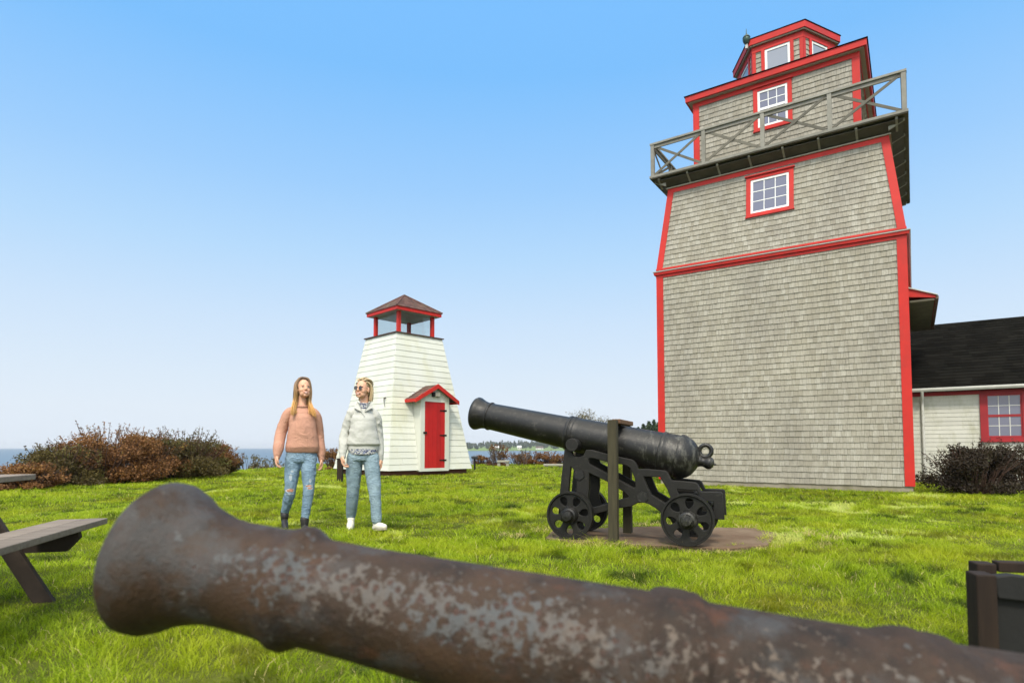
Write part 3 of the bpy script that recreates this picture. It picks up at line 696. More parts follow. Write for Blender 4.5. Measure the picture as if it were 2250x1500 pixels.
rm.add([(.03, e0, rz0-.02), (9.6, e0, rz0-.02), (9.6, r0, rz1-.02), (.03, r0, rz1-.02)], [(3, 2, 1, 0)])
rm.build('roof', M['roof_black'], cot, recalc=False)
m = MB(); m.prism([(3.66, 2.45), (3.655, 2.41), (3.68, 2.365), (3.76, 2.362), (3.775, 2.45)], .03, 9.6, Matrix(((0, 1, 0, 0), (1, 0, 0, 0), (0, 0, 1, 0), (0, 0, 0, 1)))); m.build('gutter', M['gutter'], cot)
m = MB(); m.tube([(.24, 3.70, 2.36), (.24, 3.72, 2.28), (.24, 3.93, 2.16), (.24, 3.94, 2.0), (.24, 3.94, .2)], .034, 10); m.build('downspout', M['gutter'], cot, smooth=50)
m = MB(); m.box(3.78-.01, 3.80, WY-.02, WY, 0, 0.1)
window(Matrix.Translation((1.89, WY, 1.19)), .68, 1.05, 4, 3, True, trim=M['dark_red'], frame=M['dark_red'], glass=M['glass2'], tw=.13, parent=cot, fw=.03, head=False)
window(Matrix.Translation((5.0, WY, 1.19)), .68, 1.05, 4, 3, True, trim=M['dark_red'], frame=M['dark_red'], glass=M['glass2'], tw=.13, parent=cot, fw=.03, head=False)

# ---------------------------------------------------------------- the small white lighthouse
LX, LY = -3.90, 21.4
lh = empty('small_lighthouse', (LX, LY, .03), R(45), 'small white clapboard lighthouse with open glass lantern and red door', 'lighthouse')
hb, ht, zb, zt = 1.735, .965, .16, 4.79
sl = (hb-ht)/(zt-zb); L = math.hypot(zt-zb, hb-ht)
m = MB()
DX = .03     # door centre on its face
for k in range(4):
    T = Matrix.Rotation(k*PI/2, 4, 'Z') @ Matrix.Translation((0, -hb, zb)) @ Matrix.Rotation(-math.atan(sl), 4, 'X')
    clap_face(m, T, hb+.012, ht+.012, L, .205, .015, seed=70+k, holes=[(DX-.61, DX+.61, -.1, 2.62)] if k == 0 else ())
m.build('clapboard_wall', M['clap'], lh, recalc=False)
m = MB(); m.sq([(hb-.001, zb), (ht-.001, zt)], closed=False); m.build('wall_core', M['white'], lh)
m = MB(); m.sq([(hb-.12, -.2), (hb-.12, zb-.002), (hb-.3, zb-.002), (hb-.3, -.2)]); m.build('sill_beam', M['brick_base'], lh)
m = MB(); m.sq([(ht+.06, zt+.001), (ht+.06, zt+.035), (ht-.4, zt+.06), (ht-.4, zt+.001)]); m.box(-.57, .57, -.57, .57, zt+.002, zt+.055); m.build('lantern_deck', M['roof_brown'], lh)
PO = .72
for sx_ in (-1, 1):
    for sy_ in (-1, 1):
        m = MB(); m.box(sx_*PO-.06, sx_*PO+.06, sy_*PO-.06, sy_*PO+.06, zt+.036, 5.62); m.build('lantern_post', M['red'], lh, bevel=.006)
m = MB(); m.sq([(PO+.035, zt+.037), (PO+.035, zt+.09), (PO-.035, zt+.09), (PO-.035, zt+.037)]); m.build('lantern_sill', M['roof_brown'], lh)
for k in range(4):
    T = Matrix.Rotation(k*PI/2, 4, 'Z')
    m = MB(); m.box(-PO+.061, PO-.061, -PO-.004, -PO+.004, zt+.091, 5.60, T); m.build('lantern_pane', M['clear'], lh)
EV = .955
m = MB(); m.sq([(EV-.02, 5.605), (EV-.02, 5.625), (.02, 5.625), (.02, 5.605)]); m.build('lantern_ceiling', M['gutter'], lh)
m = MB(); m.sq([(EV, 5.60), (EV+.005, 5.72), (EV-.045, 5.72), (EV-.045, 5.60)]); m.build('fascia', M['red'], lh)
# hip roof: courses of cedar shingle on the four slopes
m = MB(); rs = random.Random(4); NR = 9; APX = 6.40
for k in range(4):
    T = Matrix.Rotation(k*PI/2, 4, 'Z')
    for i in range(NR):
        a = (EV+.03)*(1-i/NR); b = (EV+.03)*(1-(i+1)/NR); za = 5.722+(APX-5.722)*i/NR; zb_ = 5.722+(APX-5.722)*(i+1)/NR
        x = -a
        while x < a:
            w = rs.uniform(.09, .17); x2 = min(x+w, a); 
            xt0 = max(min(x, b), -b); xt1 = max(min(x2, b), -b)
            j = rs.uniform(0, .006)
            m.add([(x, -a, za-.004), (x2-.004, -a, za-.004), (x2-.004, -a, za+.012+j), (x, -a, za+.012+j), (xt0, -b, zb_+.004), (max(xt1-.004, xt0), -b, zb_+.004)], [(0, 1, 2, 3), (3, 2, 5, 4)], rs.random(), T); x = x2
m.sq([(EV+.02, 5.723), (.01, APX-.004)], closed=False)
for k in range(4):
    a = PI/4+k*PI/2; r2 = math.sqrt(2)
    m.tube([((EV+.03)*r2*math.cos(a), (EV+.03)*r2*math.sin(a), 5.745), (0, 0, APX+.02)], .022, 5)
m.build('roof', M['roof_brown'], lh)
# porch on the right-hand face
yf = -hb-.09
DW, pw, DT, EVZ, APZ, OV = .43, .60, 2.44, 2.50, 3.02, .30
porch = MB()
porch.box(DX-pw, DX-DW, yf, -.9, zb-.04, DT+.08); porch.box(DX+DW, DX+pw, yf, -.9, zb-.04, DT+.08)
porch.box(DX-DW, DX+DW, yf, -.9, DT, DT+.08)
porch.prism([(DX-pw, DT+.081), (DX+pw, DT+.081), (DX+pw, 2.60), (DX, APZ-.06), (DX-pw, 2.60)], yf, -.9)
porch.box(DX-DW, DX+DW, yf+.004, -.9, zb-.04, zb+.06)
porch_o = porch.build('porch', M['clap'], lh)
m = MB()
for i in range(5):
    w = 2*DW/5; x = DX-DW+i*w; m.box(x+.002, x+w-.002, yf+.018, yf+.05, zb+.062, DT-.002)
door = m.build('door', M['red_door'], lh)
for z in (.48, 1.32, 2.16):
    m = MB(); m.box(DX+DW-.07, DX+DW+.06, yf-.006, yf+.015, z-.03, z+.03); m.box(DX+DW-.22, DX+DW-.072, yf+.004, yf+.016, z-.02, z+.02); m.build('hinge', M['iron2'], door)
m = MB(); m.box(DX-DW-.06, DX-DW+.08, yf-.02, yf+.015, 1.36, 1.43); m.build('latch', M['iron2'], door)
m = MB()
for s in (-1, 1):
    ap = (DX, APZ); ev = (DX+s*(pw+OV), EVZ)
    n_ = 6
    for i in range(n_):
        f0, f1 = i/n_, (i+1)/n_
        xa, za = ev[0]+(ap[0]-ev[0])*f0, ev[1]+(ap[1]-ev[1])*f0+.016; xb, zb2 = ev[0]+(ap[0]-ev[0])*f1, ev[1]+(ap[1]-ev[1])*f1+.003
        y = yf-.14
        while y < -.7:
            w = rs.uniform(.09, .17); m.add([(xa, y, za), (xa, y+w-.004, za), (xb, y+w-.004, zb2), (xb, y, zb2), (xa, y, za-.015), (xa, y+w-.004, za-.015)], [(0, 1, 2, 3), (0, 4, 5, 1)], rs.random()); y += w
m.prism([(DX-pw-OV+.01, EVZ), (DX, APZ), (DX+pw+OV-.01, EVZ), (DX+pw+OV-.01, EVZ-.03), (DX, APZ-.035), (DX-pw-OV+.01, EVZ-.03)], yf-.13, -.7)
m.build('porch_roof', M['roof_brown'], lh, recalc=False)
m = MB()
for s in (-1, 1):
    P = [(DX, APZ+.02), (DX+s*(pw+OV+.02), EVZ+.01), (DX+s*(pw+OV+.02), EVZ-.125), (DX, APZ-.13)]
    m.prism(P, yf-.165, yf-.135-(.001 if s > 0 else 0))
    m.box(*sorted((DX+s*(pw+OV-.01), DX+s*(pw+OV+.018))), yf-.134, -1.0, EVZ-.10, EVZ+.005)
m.build('verge_board', M['red'], lh)
m = MB(); m.box(DX-.06, DX+.13, yf-.10, yf-.001, 2.62, 2.76); m.build('porch_light', M['slab'], lh, bevel=.008)
m = MB(); m.box(DX-.16, DX-.062, yf-.09, yf-.001, 2.61, 2.76); m.build('light_housing', M['iron2'], lh, bevel=.008)
# small hook on the left-hand face
T = Matrix.Rotation(-PI/2, 4, 'Z'); hz = 2.45; hy_ = -(hb-(hb-ht)*(hz-zb)/(zt-zb))
m = MB(); m.tube([(.95, hy_-.0, hz+.10), (.95, hy_-.06, hz+.10), (.95, hy_-.07, hz), (.97, hy_-.07, hz-.12), (1.0, hy_-.06, hz-.20)], [.02, .03, .014, .01, .008], 6, None, T); m.build('hook', M['wire'], lh)
# ---------------------------------------------------------------- cannons
def plate(name, outer, holes, thick, mat, parent, bevel=.006, T=None):
    """flat shape with holes, drawn in x,z and given thickness along y"""
    cu = bpy.data.curves.new('c', 'CURVE'); cu.dimensions = '2D'; cu.fill_mode = 'BOTH'; cu.extrude = thick/2-bevel; cu.bevel_depth = bevel; cu.bevel_resolution = 1; cu.offset = -bevel
    for pl in [outer]+list(holes):
        sp = cu.splines.new('POLY'); sp.points.add(len(pl)-1); sp.use_cyclic_u = True
        for i, p in enumerate(pl): sp.points[i].co = (p[0], p[1], 0, 1)
    tmp = bpy.data.objects.new('c', cu); C.objects.link(tmp); bpy.context.view_layer.update()
    me = bpy.data.meshes.new_from_object(tmp.evaluated_get(bpy.context.evaluated_depsgraph_get()))
    bpy.data.objects.remove(tmp); bpy.data.curves.remove(cu); me.name = name
    me.transform(Matrix.Rotation(PI/2, 4, 'X'))
    if T: me.transform(T)
    me.materials.clear(); me.polygons.foreach_set('use_smooth', [True]*len(me.polygons)); me.set_sharp_from_angle(angle=R(35))
    return link(name, me, mat, parent)
AX = Matrix(((0, 0, 1, 0), (0, -1, 0, 0), (1, 0, 0, 0), (0, 0, 0, 1)))     # turns a lathe about z into one about x
def smooth_prof(pr, step=.05):
    out = []
    for (r0, s0), (r1, s1) in zip(pr, pr[1:]):
        k = max(1, int(abs(s1-s0)/step))
        out += [(r0+(r1-r0)*i/k, s0+(s1-s0)*i/k) for i in range(k)]
    return out+[pr[-1]]
def barrel(name, prof, bore, mat, root, n=64, wob=.0):
    m = MB(); m.lathe(smooth_prof([(.001, .5), (bore*.98, .5), (bore, .012), (bore+.008, 0)]+prof), n, AX)
    if wob:
        m.v = [(x, y*(1+wob*mnoise.noise(Vector((x*9, y*9, z*9)))), z*(1+wob*mnoise.noise(Vector((x*9+5, y*9, z*9))))) for x, y, z in m.v]
    return m.build(name, mat, root, smooth=38)

# --- the black cannon on its carriage
QA = math.atan2(-.38, .925)
gun = empty('cannon_on_carriage', (.69, 6.23, .028), QA, 'black painted iron cannon on a wheeled iron carriage beside the gray shingled tower', 'cannon')
el = math.atan(.2150); MS, MZ = -1.20, 1.312-.028
bar = bpy.data.objects.new('barrel_pivot', None)
BT = Matrix.Translation((MS, 0, MZ)) @ Matrix.Rotation(el, 4, 'Y')
bp = [(.150, .0), (.174, .012), (.183, .03), (.181, .05), (.170, .075), (.157, .105), (.149, .14), (.146, .175), (.146, .188), (.154, .190), (.157, .198), (.154, .206), (.146, .208),
      (.147, .25), (.168, 1.11), (.178, 1.113), (.184, 1.125), (.184, 1.145), (.178, 1.152), (.178, 1.160), (.185, 1.166), (.185, 1.185), (.178, 1.195), (.176, 1.20), (.188, 1.62), (.193, 1.625), (.194, 1.645), (.189, 1.65),
      (.202, 2.08), (.210, 2.085), (.214, 2.10), (.212, 2.12), (.206, 2.13), (.208, 2.25), (.218, 2.255), (.222, 2.28), (.216, 2.30), (.205, 2.33), (.180, 2.375), (.140, 2.415), (.095, 2.44), (.060, 2.455), (.048, 2.48), (.045, 2.50), (.052, 2.52), (.060, 2.54), (.061, 2.555), (.053, 2.575), (.030, 2.592), (.011, 2.596), (.009, 2.615), (.0, 2.62)]
b = barrel('barrel', bp, .080, M['iron'], gun); b.data.transform(BT)
m = MB(); m.tube([(1.262, -.285, -.098), (1.262, .285, -.098)], .066, 28, None, BT); o = m.build('trunnion', M['iron2'], gun, smooth=40, bevel=.006)
m = MB()
ring = [Vector((2.495+.055*math.cos(a), 0, .105+.058*math.sin(a))) for a in [2*PI*i/20 for i in range(20)]]
vs = []; fs = []
for i, c_ in enumerate(ring):
    a = 2*PI*i/20; rad = .021
    for j in range(10):
        t_ = 2*PI*j/10; vs.append((c_.x+rad*math.cos(a)*math.cos(t_), rad*1.15*math.sin(t_), c_.z+rad*math.sin(a)*math.cos(t_)))
for i in range(20):
    for j in range(10): fs.append((i*10+j, i*10+(j+1) % 10, (i+1) % 20*10+(j+1) % 10, (i+1) % 20*10+j))
m.add(vs, fs, None, BT); m.build('breeching_ring', M['iron'], gun, smooth=60)
OUT = [(-0.08, 0.908), (-0.005, 0.91), (0.0, 0.875), (0.007, 0.852), (0.03, .836), (0.06, 0.829), (.09, .834), (0.118, 0.848), (.132, .875), (0.145, 0.903), (0.204, 0.903), (0.354, 0.862), (0.446, 0.84), (0.582, 0.814), (.608, .805), (0.632, 0.785), (0.653, 0.749), (0.66, 0.719), (0.741, 0.722), (0.915, 0.708), (0.938, 0.69), (0.97, 0.618), (1.05, 0.614), (1.184, 0.603), (1.207, 0.587), (1.239, 0.518), (1.314, 0.52), (1.407, 0.519), (1.423, 0.503), (1.433, 0.271), (1.302, 0.269), (1.215, 0.256), (1.16, 0.175), (1.07, 0.175), (0.96, 0.245), (0.876, 0.307), (0.816, 0.353), (0.755, 0.388), (0.711, 0.4), (0.649, 0.393), (0.591, 0.36), (0.441, 0.331), (0.209, 0.266), (0.047, 0.16), (-0.06, 0.16), (-0.148, 0.204), (-0.136, 0.429)]
HO = [[(-0.016, 0.732), (0.011, 0.712), (.028, .675), (0.04, 0.629), (.045, .57), (0.044, 0.508), (0.024, 0.425), (0.014, 0.323), (-0.054, 0.32), (-0.043, 0.441)],
      [(0.174, 0.673), (0.352, 0.594), (0.524, 0.494), (0.565, 0.45), (0.442, 0.402), (0.186, 0.329), (0.161, 0.429), (0.173, 0.512)],
      [(0.167, 0.817), (0.213, 0.82), (0.353, 0.785), (0.536, 0.755), (0.581, 0.728), (0.625, 0.631), (0.632, 0.551), (0.615, 0.537), (0.444, 0.627), (0.179, 0.765)],
      [(0.709, 0.646), (0.863, 0.646), (0.93, 0.531), (0.955, 0.463), (0.94, 0.425), (0.907, 0.405), (0.779, 0.479), (0.748, 0.544)],
      [(1.02, 0.534), (1.195, 0.528), (1.227, 0.471), (1.181, 0.427), (1.073, 0.423), (1.04, 0.474)],
      [(1.247, 0.429), (1.341, 0.432), (1.344, 0.339), (1.239, 0.334)]]
DZ = Matrix.Translation((0, 0, -.028))
for s in (-1, 1):
    br = plate('carriage_bracket', OUT, HO, .055, M['iron2'], gun, .007, DZ @ Matrix.Translation((0, s*.205, 0)))
    for (x, z) in ((.075, .655), (.70, .452)):
        m = MB()
        T = DZ @ Matrix.Translation((x, s*.235, z)) @ Matrix.Rotation(s*PI/2, 4, 'X') @ Matrix.Rotation(.3, 4, 'Z')
        m.lathe([(.055, -.01), (.055, .006), (.035, .012), (.032, .030), (.0, .034)], 6, T)
        m.build('tie_bolt', M['iron'], br, smooth=30)
for (x, z) in ((.075, .655), (.70, .452), (1.30, .40)):
    m = MB(); m.tube([(x, -.2, z-.028), (x, .2, z-.028)], .026, 12); m.build('tie_rod', M['iron2'], gun, smooth=40)
m = MB(); m.box(.95, 1.20, -.17, .17, .42, .47); m.box(.98, 1.16, -.08, .08, .471, .545); m.build('quoin_bed', M['iron2'], gun, bevel=.008)
def cannon_wheel(x, r, y, s, ph):
    outer = [(r*.985*math.cos(2*PI*i/56), r*.985*math.sin(2*PI*i/56)) for i in range(56)]
    holes = []
    for k in range(7):
        a = 2*PI*k/7+ph; h = []
        for i in range(18):
            q = 2*PI*i/18; u = r*.62+r*.20*math.cos(q); w = r*(.145+.045*math.cos(q))*math.sin(q)
            h.append((u*math.cos(a)-w*math.sin(a), u*math.sin(a)+w*math.cos(a)))
        holes.append(h)
    w_ = plate('wheel', outer, holes, .034, M['iron2'], gun, .006, Matrix.Translation((x, y, r)))
    m = MB(); T = Matrix.Translation((x, y, r)) @ Matrix.Rotation(PI/2, 4, 'X')
    m.lathe([(r*.93, -.038), (r, -.038), (r, .038), (r*.93, .038), (r*.90, .024), (r*.90, -.024)], 56, T, closed=True); m.build('rim', M['iron2'], w_, smooth=40)
    m = MB(); T = Matrix.Translation((x, y, r)) @ Matrix.Rotation(-s*PI/2, 4, 'X')
    m.lathe([(.088, .0), (.086, .035), (.078, .045), (.074, .050), (.072, .065), (.060, .070), (.056, .072), (.053, .115), (.045, .128), (.0, .134)], 24, T); m.build('hub', M['iron'], w_, smooth=40)
    return w_
for s in (-1, 1):
    cannon_wheel(0.0, .232, s*.305, s, .2); cannon_wheel(1.118, .238, s*.305, s, .55)
m = MB(); m.tube([(0, -.30, .232), (0, .30, .232)], .035, 14); m.build('axle', M['iron2'], gun, smooth=40); m = MB(); m.tube([(1.118, -.30, .238), (1.118, .30, .238)], .035, 14); m.build('axle', M['iron2'], gun, smooth=40)

# --- timber strap frame standing over the black cannon
fr = empty('timber_gantry', (1.097, 6.063, .028), QA, 'dark timber gantry of two posts and a reddish crosspiece astride the black cannon', 'gantry')
for (x, y, top) in ((.0, -.335, 1.163), (.0, .335, 1.125)):
    m = MB(); m.box(x-.044, x+.044, y-.044, y+.044, -.06, top); m.build('post', M['post'], fr, bevel=.006)
m = MB(); m.bar((.02, -.289, 1.15), (.02, .37, 1.15), .085, .045); m.build('crosspiece', M['cleat'], fr, bevel=.006)

# --- the rusty cannon in the foreground
rz = -.141; el2 = .1759
rg = empty('rusty_cannon', (-.8014, 1.335, .6859), 0, 'rust-brown cannon barrel with flaking gray paint, lying close in the foreground', 'cannon')
rp = [(.1188, 0), (.1519, .006), (.1643, .022), (.1640, .045), (.1545, .07), (.136, .1), (.1242, .135), (.1147, .17), (.1114, .21), (.1122, .25), (.1136, .29), (.1163, .315), (.1214, .33), (.1285, .345), (.1296, .358), (.1237, .372), (.1155, .385),
      (.1112, .4), (.114, .5), (.1393, 1.0), (.1435, 1.075), (.1522, 1.085), (.1569, 1.1), (.1585, 1.13), (.1563, 1.165), (.1495, 1.178), (.1446, 1.19), (.1582, 1.49), (.1659, 1.51), (.1726, 1.53), (.1745, 1.55), (.1707, 1.57), (.1727, 1.585), (.1728, 1.605), (.1651, 1.62), (.1633, 1.64),
      (.1889, 2.1), (.200, 2.12), (.200, 2.16), (.192, 2.18), (.195, 2.30), (.206, 2.32), (.202, 2.36), (.17, 2.42), (.09, 2.48), (.05, 2.50), (.048, 2.54), (.068, 2.58), (.068, 2.61), (.04, 2.64), (.0, 2.65)]
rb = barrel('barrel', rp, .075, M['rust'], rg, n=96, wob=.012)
rb.rotation_euler = Euler((0, el2, rz), 'XYZ')
m = MB(); m.tube([(1.35, -.25, -.03), (1.35, .25, -.03)], .055, 24); o = m.build('trunnion', M['rust'], rb, smooth=40, bevel=.005)
# timber cradle under its heavy end, out of the picture
cr = empty('timber_cradle', (1.02, 1.03, 0), rz, 'dark timber cradle blocks under the heavy end of the rusty foreground cannon', 'cradle')
m = MB(); m.box(-.09, .09, -.26, .26, -.02, .12); m.build('block', M['crib'], cr, bevel=.006)
m = MB(); m.box(.42, .60, -.26, .26, -.02, .03); m.build('block', M['crib'], cr, bevel=.006)
# dark timber and iron stand at the right edge
st = empty('timber_stand', (2.165, 2.30, -.045), R(-14), 'dark timber stand with blackened iron panel, low at the right edge behind the rusty cannon', 'stand')
m = MB(); m.box(-.365, -.295, -.04, .05, -.03, .475); m.build('post', M['crib'], st, bevel=.006)
m = MB(); m.box(-.235, -.16, .25, .33, -.03, .47); m.build('post', M['crib'], st, bevel=.006)
m = MB(); m.box(.52, .60, -.04, .05, -.03, .50); m.build('post', M['crib'], st, bevel=.006)
m = MB(); m.prism([(-.30, .468), (-.24, .478), (-.06, .455), (.52, .41), (.52, .33), (-.29, .385)], -.03, .02); m.build('top_beam', M['crib_black'], st, bevel=.006)
m = MB(); m.box(-.293, .518, .0, .03, .05, .383); m.build('side_panel', M['crib_black'], st)
m = MB(); m.box(-.15, .7, .26, .32, .435, .478); m.build('back_beam', M['crib'], st, bevel=.005)

# ---------------------------------------------------------------- picnic table
dirb = Vector((.25, -.967)); pa = math.atan2(dirb.y, dirb.x)
pt = empty('picnic_table', (-2.71, 4.04, 0), pa, 'weathered brown wooden picnic table at the left edge of the lawn', 'picnic table')
# local: x along the bench towards the viewer, y towards the table's right-hand side seen from its far end (world left is -y... kept by sign S)
S = -1
m = MB(); m.box(0, 1.85, S*.0-.135, S*.0, .415, .452); m.build('seat_plank', M['table'], pt, bevel=.004)
m = MB(); m.box(0.003, 1.85, -.282, -.142, .414, .451); m.build('seat_plank', M['table'], pt, bevel=.004)
for i in range(5):
    m = MB(); y = -.52-i*.147; m.box(-.22+(0.004*(i % 2)), 1.95, y-.14, y, .705, .742); m.build('table_plank', M['table'], pt, bevel=.004)
m = MB(); m.box(0, 1.85, -1.66, -1.52, .415, .452); m.build('seat_plank', M['table'], pt, bevel=.004)
m = MB(); m.box(0, 1.85, -1.80, -1.665, .415, .452); m.build('seat_plank', M['table'], pt, bevel=.004)
for x in (.30, 1.50):
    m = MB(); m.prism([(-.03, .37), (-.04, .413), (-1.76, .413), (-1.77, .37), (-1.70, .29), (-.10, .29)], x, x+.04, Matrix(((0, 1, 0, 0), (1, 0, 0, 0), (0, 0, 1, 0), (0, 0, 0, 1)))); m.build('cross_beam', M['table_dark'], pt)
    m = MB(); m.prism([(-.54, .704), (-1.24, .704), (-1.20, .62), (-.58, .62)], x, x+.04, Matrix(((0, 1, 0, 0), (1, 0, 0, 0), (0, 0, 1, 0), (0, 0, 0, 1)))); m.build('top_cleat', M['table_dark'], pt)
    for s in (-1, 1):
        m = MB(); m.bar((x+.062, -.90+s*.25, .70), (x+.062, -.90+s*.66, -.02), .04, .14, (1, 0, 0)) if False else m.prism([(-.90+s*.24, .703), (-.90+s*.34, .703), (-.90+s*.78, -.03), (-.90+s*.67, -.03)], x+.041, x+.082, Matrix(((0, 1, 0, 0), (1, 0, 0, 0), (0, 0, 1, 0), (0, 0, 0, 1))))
        m.build('leg', M['table_dark'], pt, bevel=.004)

# ---------------------------------------------------------------- small things on the lawn
P = at(747, 1059, 16.2)
t = empty('marker_post', (P.x, 16.2, gz(P.x, 16.2)), 0, 'short dark square marker post on the lawn, left of the small white lighthouse', 'post')
m = MB(); m.box(-.07, .07, -.07, .07, -.1, .60); m.build('shaft', M['crib'], t, bevel=.008)
m = MB(); m.box(-.085, .085, -.085, .085, .601, .635); m.build('cap', M['crib'], t, bevel=.008)
P = at(1043, 1031, 25.0)
t = empty('sign_stand', (P.x, 25.0, gz(P.x, 25)), R(10), 'thin dark sign stand with slanted top plate, right of the small white lighthouse', 'sign')
m = MB(); m.box(-.035, .035, -.035, .035, -.1, .52); m.build('post', M['iron2'], t)
m = MB(); m.box(-.14, .14, -.10, .10, -.012, .012, Matrix.Translation((0, -.01, .535)) @ Matrix.Rotation(R(24), 4, 'X')); m.build('plate', M['iron2'], t)
def slab(px, Y, w, d, h, label):
    P = at(px, 1020, Y); t = empty('stone_bench', (P.x, Y, gz(P.x, Y)), R(-6), label, 'bench', 'low concrete benches at the lawn edge')
    m = MB(); m.box(-w/2, w/2, -d/2, d/2, h-.09, h); m.build('seat', M['slab'], t, bevel=.01)
    for x in (-.35, .35): m = MB(); m.box(w*x-.07, w*x+.07, -d*.35, d*.35, -.15, h-.091); m.build('leg', M['slab'], t)
slab(1106, 30.0, .62, .35, .30, 'small low concrete bench in front of the bare red-twigged shrub')
slab(1216, 29.0, .95, .40, .16, 'long low concrete bench at the foot of the thin leafless tree')

# ---------------------------------------------------------------- shrubs and trees
def bush(name, loc, rx, ry, h, n, size, mat, label, cat='shrub', group=None, lumps=16, stems=12, seed=1, floor=.0, twigs=60, parts=True, tw=.010, loose=.2):
    global rng
    rng = np.random.default_rng(seed); rs = random.Random(seed)
    t = empty(name, loc, rs.uniform(0, 6), label, cat, group)
    Vs = []; rr = []; tips = []
    for i in range(lumps):
        a = rs.uniform(0, 2*PI); f_ = rs.random()**1.25; q = math.sqrt(rs.random())*.84*math.sqrt(1-(f_*.9)**2)
        zc = h*(floor+(.82-floor)*f_)
        c_ = np.array([rx*q*math.cos(a), ry*q*math.sin(a), zc]); r_ = np.array([rx, ry, h*.62])*rs.uniform(.22, .38)
        r_[2] = min(r_[2], max(.08, zc*.9))
        k = n//lumps; Vs.append(leaf_cloud(c_, r_, k, size, spread=loose)); b_ = rs.random()*.5; rr.append(np.clip(b_+rng.random(k)*.5, 0, 1)); tips.append(c_)
    # sprays poking out of the outline
    for i in range(twigs):
        a = rs.uniform(0, 2*PI); q = rs.uniform(.5, 1); th = rs.uniform(.15, 1.35)
        p = np.array([rx*.85*math.cos(a)*math.cos(th), ry*.85*math.sin(a)*math.cos(th), h*(.35+.55*math.sin(th))]); u = np.array([math.cos(a)*.5, math.sin(a)*.5, .8]); L = h*rs.uniform(.10, .30)
        k = 14; f = rng.random((k, 1)); c_ = p+u*f*L+rng.normal(size=(k, 3))*size*.7
        Vs.append(leaf_cloud(c_, np.array([size]*3)*.4, k, size*.85)); rr.append(np.clip(rs.random()*.6+rng.random(k)*.4, 0, 1)); tips.append(p+u*L)
    leaves_obj('foliage', np.concatenate(Vs), mat, t, np.concatenate(rr))
    m = MB()
    for i, tp in enumerate(tips):
        b0 = Vector((tp[0]*.25+rs.uniform(-.1, .1)*rx, tp[1]*.25+rs.uniform(-.1, .1)*ry, -.05)); e = Vector(tp); mid = b0.lerp(e, .5)+Vector((rs.uniform(-.1, .1), rs.uniform(-.1, .1), .08*h))
        m.tube([b0, mid, e], [tw*1.3, tw, tw*.4], 4, caps=False)
    m.build('stem', M['twig'], t, recalc=False)
    return t
hedge = [(66, 13.0, .72, 1022, 'lowest rust-brown shrub, at the far left end of the hedge by the picnic table'), (138, 14.4, 1.0, 984, 'rust-brown shrub second from the left in the cliff hedge, sloping down towards the picnic table'),
         (232, 15.6, 1.25, 944, 'tallest rust-brown shrub of the cliff hedge, its top breaking the skyline above the cannon muzzle'), (322, 16.7, 1.25, 957, 'rust-brown shrub in the middle of the cliff hedge, just right of the tallest'),
         (402, 18.1, 1.35, 953, 'broad flat-topped brown shrub towards the right of the cliff hedge'), (455, 19.6, 1.1, 972, 'rounded brown shrub second from the right end of the cliff hedge'), (487, 20.6, .75, 1003, 'low brown shrub ending the cliff hedge on the right')]
for i, (px, Y, r_, ty, lab) in enumerate(hedge):
    top = at(px, ty, Y); z0 = gz(top.x, Y); h = top.z-z0
    bush('shrub', (top.x, Y, z0), r_, r_*1.15, h*1.06, int(15000*r_), .032, M['rustgreen' if i in (1, 4, 6) else 'rustleaf'], lab, group='rust-brown shrubs along the cliff edge', lumps=30, seed=11+i, twigs=70, floor=.12)
more = [(545, 28.0, .9, 1000, 'sparse pale shrub on the lawn edge just left of the woman in the peach sweater', 900, 'olive'), (596, 30.0, .9, 1008, 'low sparse shrub on the lawn edge behind the arm of the woman in peach', 900, 'olive'),
        (731, 25.5, .55, 986, 'small rust-brown shrub on the lawn edge between the two women', 2400, 'rustleaf'), (1062, 33.0, .8, 1000, 'low red-brown shrub beside the thin sign stand', 1500, 'rustleaf'),
        (1092, 31.0, .75, 978, 'bushy red-twigged shrub under the cannon muzzle, taller than its neighbours', 1700, 'rustleaf'), (1140, 33.0, .9, 996, 'low red-brown shrub in the middle of the shore hedge, right of the red-twigged one', 2000, 'rustleaf'),
        (1168, 33.0, .9, 993, 'dense rust-brown shrub of the shore hedge seen below the cannon barrel', 2600, 'rustleaf'), (1206, 33.0, .9, 993, 'dense rust-brown shrub where the shore hedge meets the leafless tree', 2600, 'rustleaf'), (1236, 33.2, .9, 998, 'dark brown shrub hidden mostly by the cannon carriage front', 1600, 'rustleaf')]
for i, (px, Y, r_, ty, lab, n_, mt) in enumerate(more):
    top = at(px, ty, Y); z0 = gz(top.x, Y); h = max(.45, top.z-z0)
    bush('shrub', (top.x, Y, z0), r_, r_, h, n_, .045, M[mt], lab, group='low shrubs along the far lawn edge', lumps=10, seed=41+i, twigs=30, tw=.012, loose=.35)
bush('dark_shrub', (9.35, 12.15, 0), .95, .85, 1.0, 26000, .026, M['darkleaf'], 'large dark brown twiggy shrub at the right foot of the shingled tower', group='dark shrubs by the cottage', lumps=30, seed=61, twigs=90, tw=.006, floor=.1, loose=.3)
bush('dark_shrub', (11.55, 13.55, 0), .95, .7, 1.05, 15000, .030, M['darkleaf'], 'dark green shrub under the red cottage window at the right edge', group='dark shrubs by the cottage', lumps=26, seed=62, twigs=60, tw=.007, floor=.1, loose=.3)

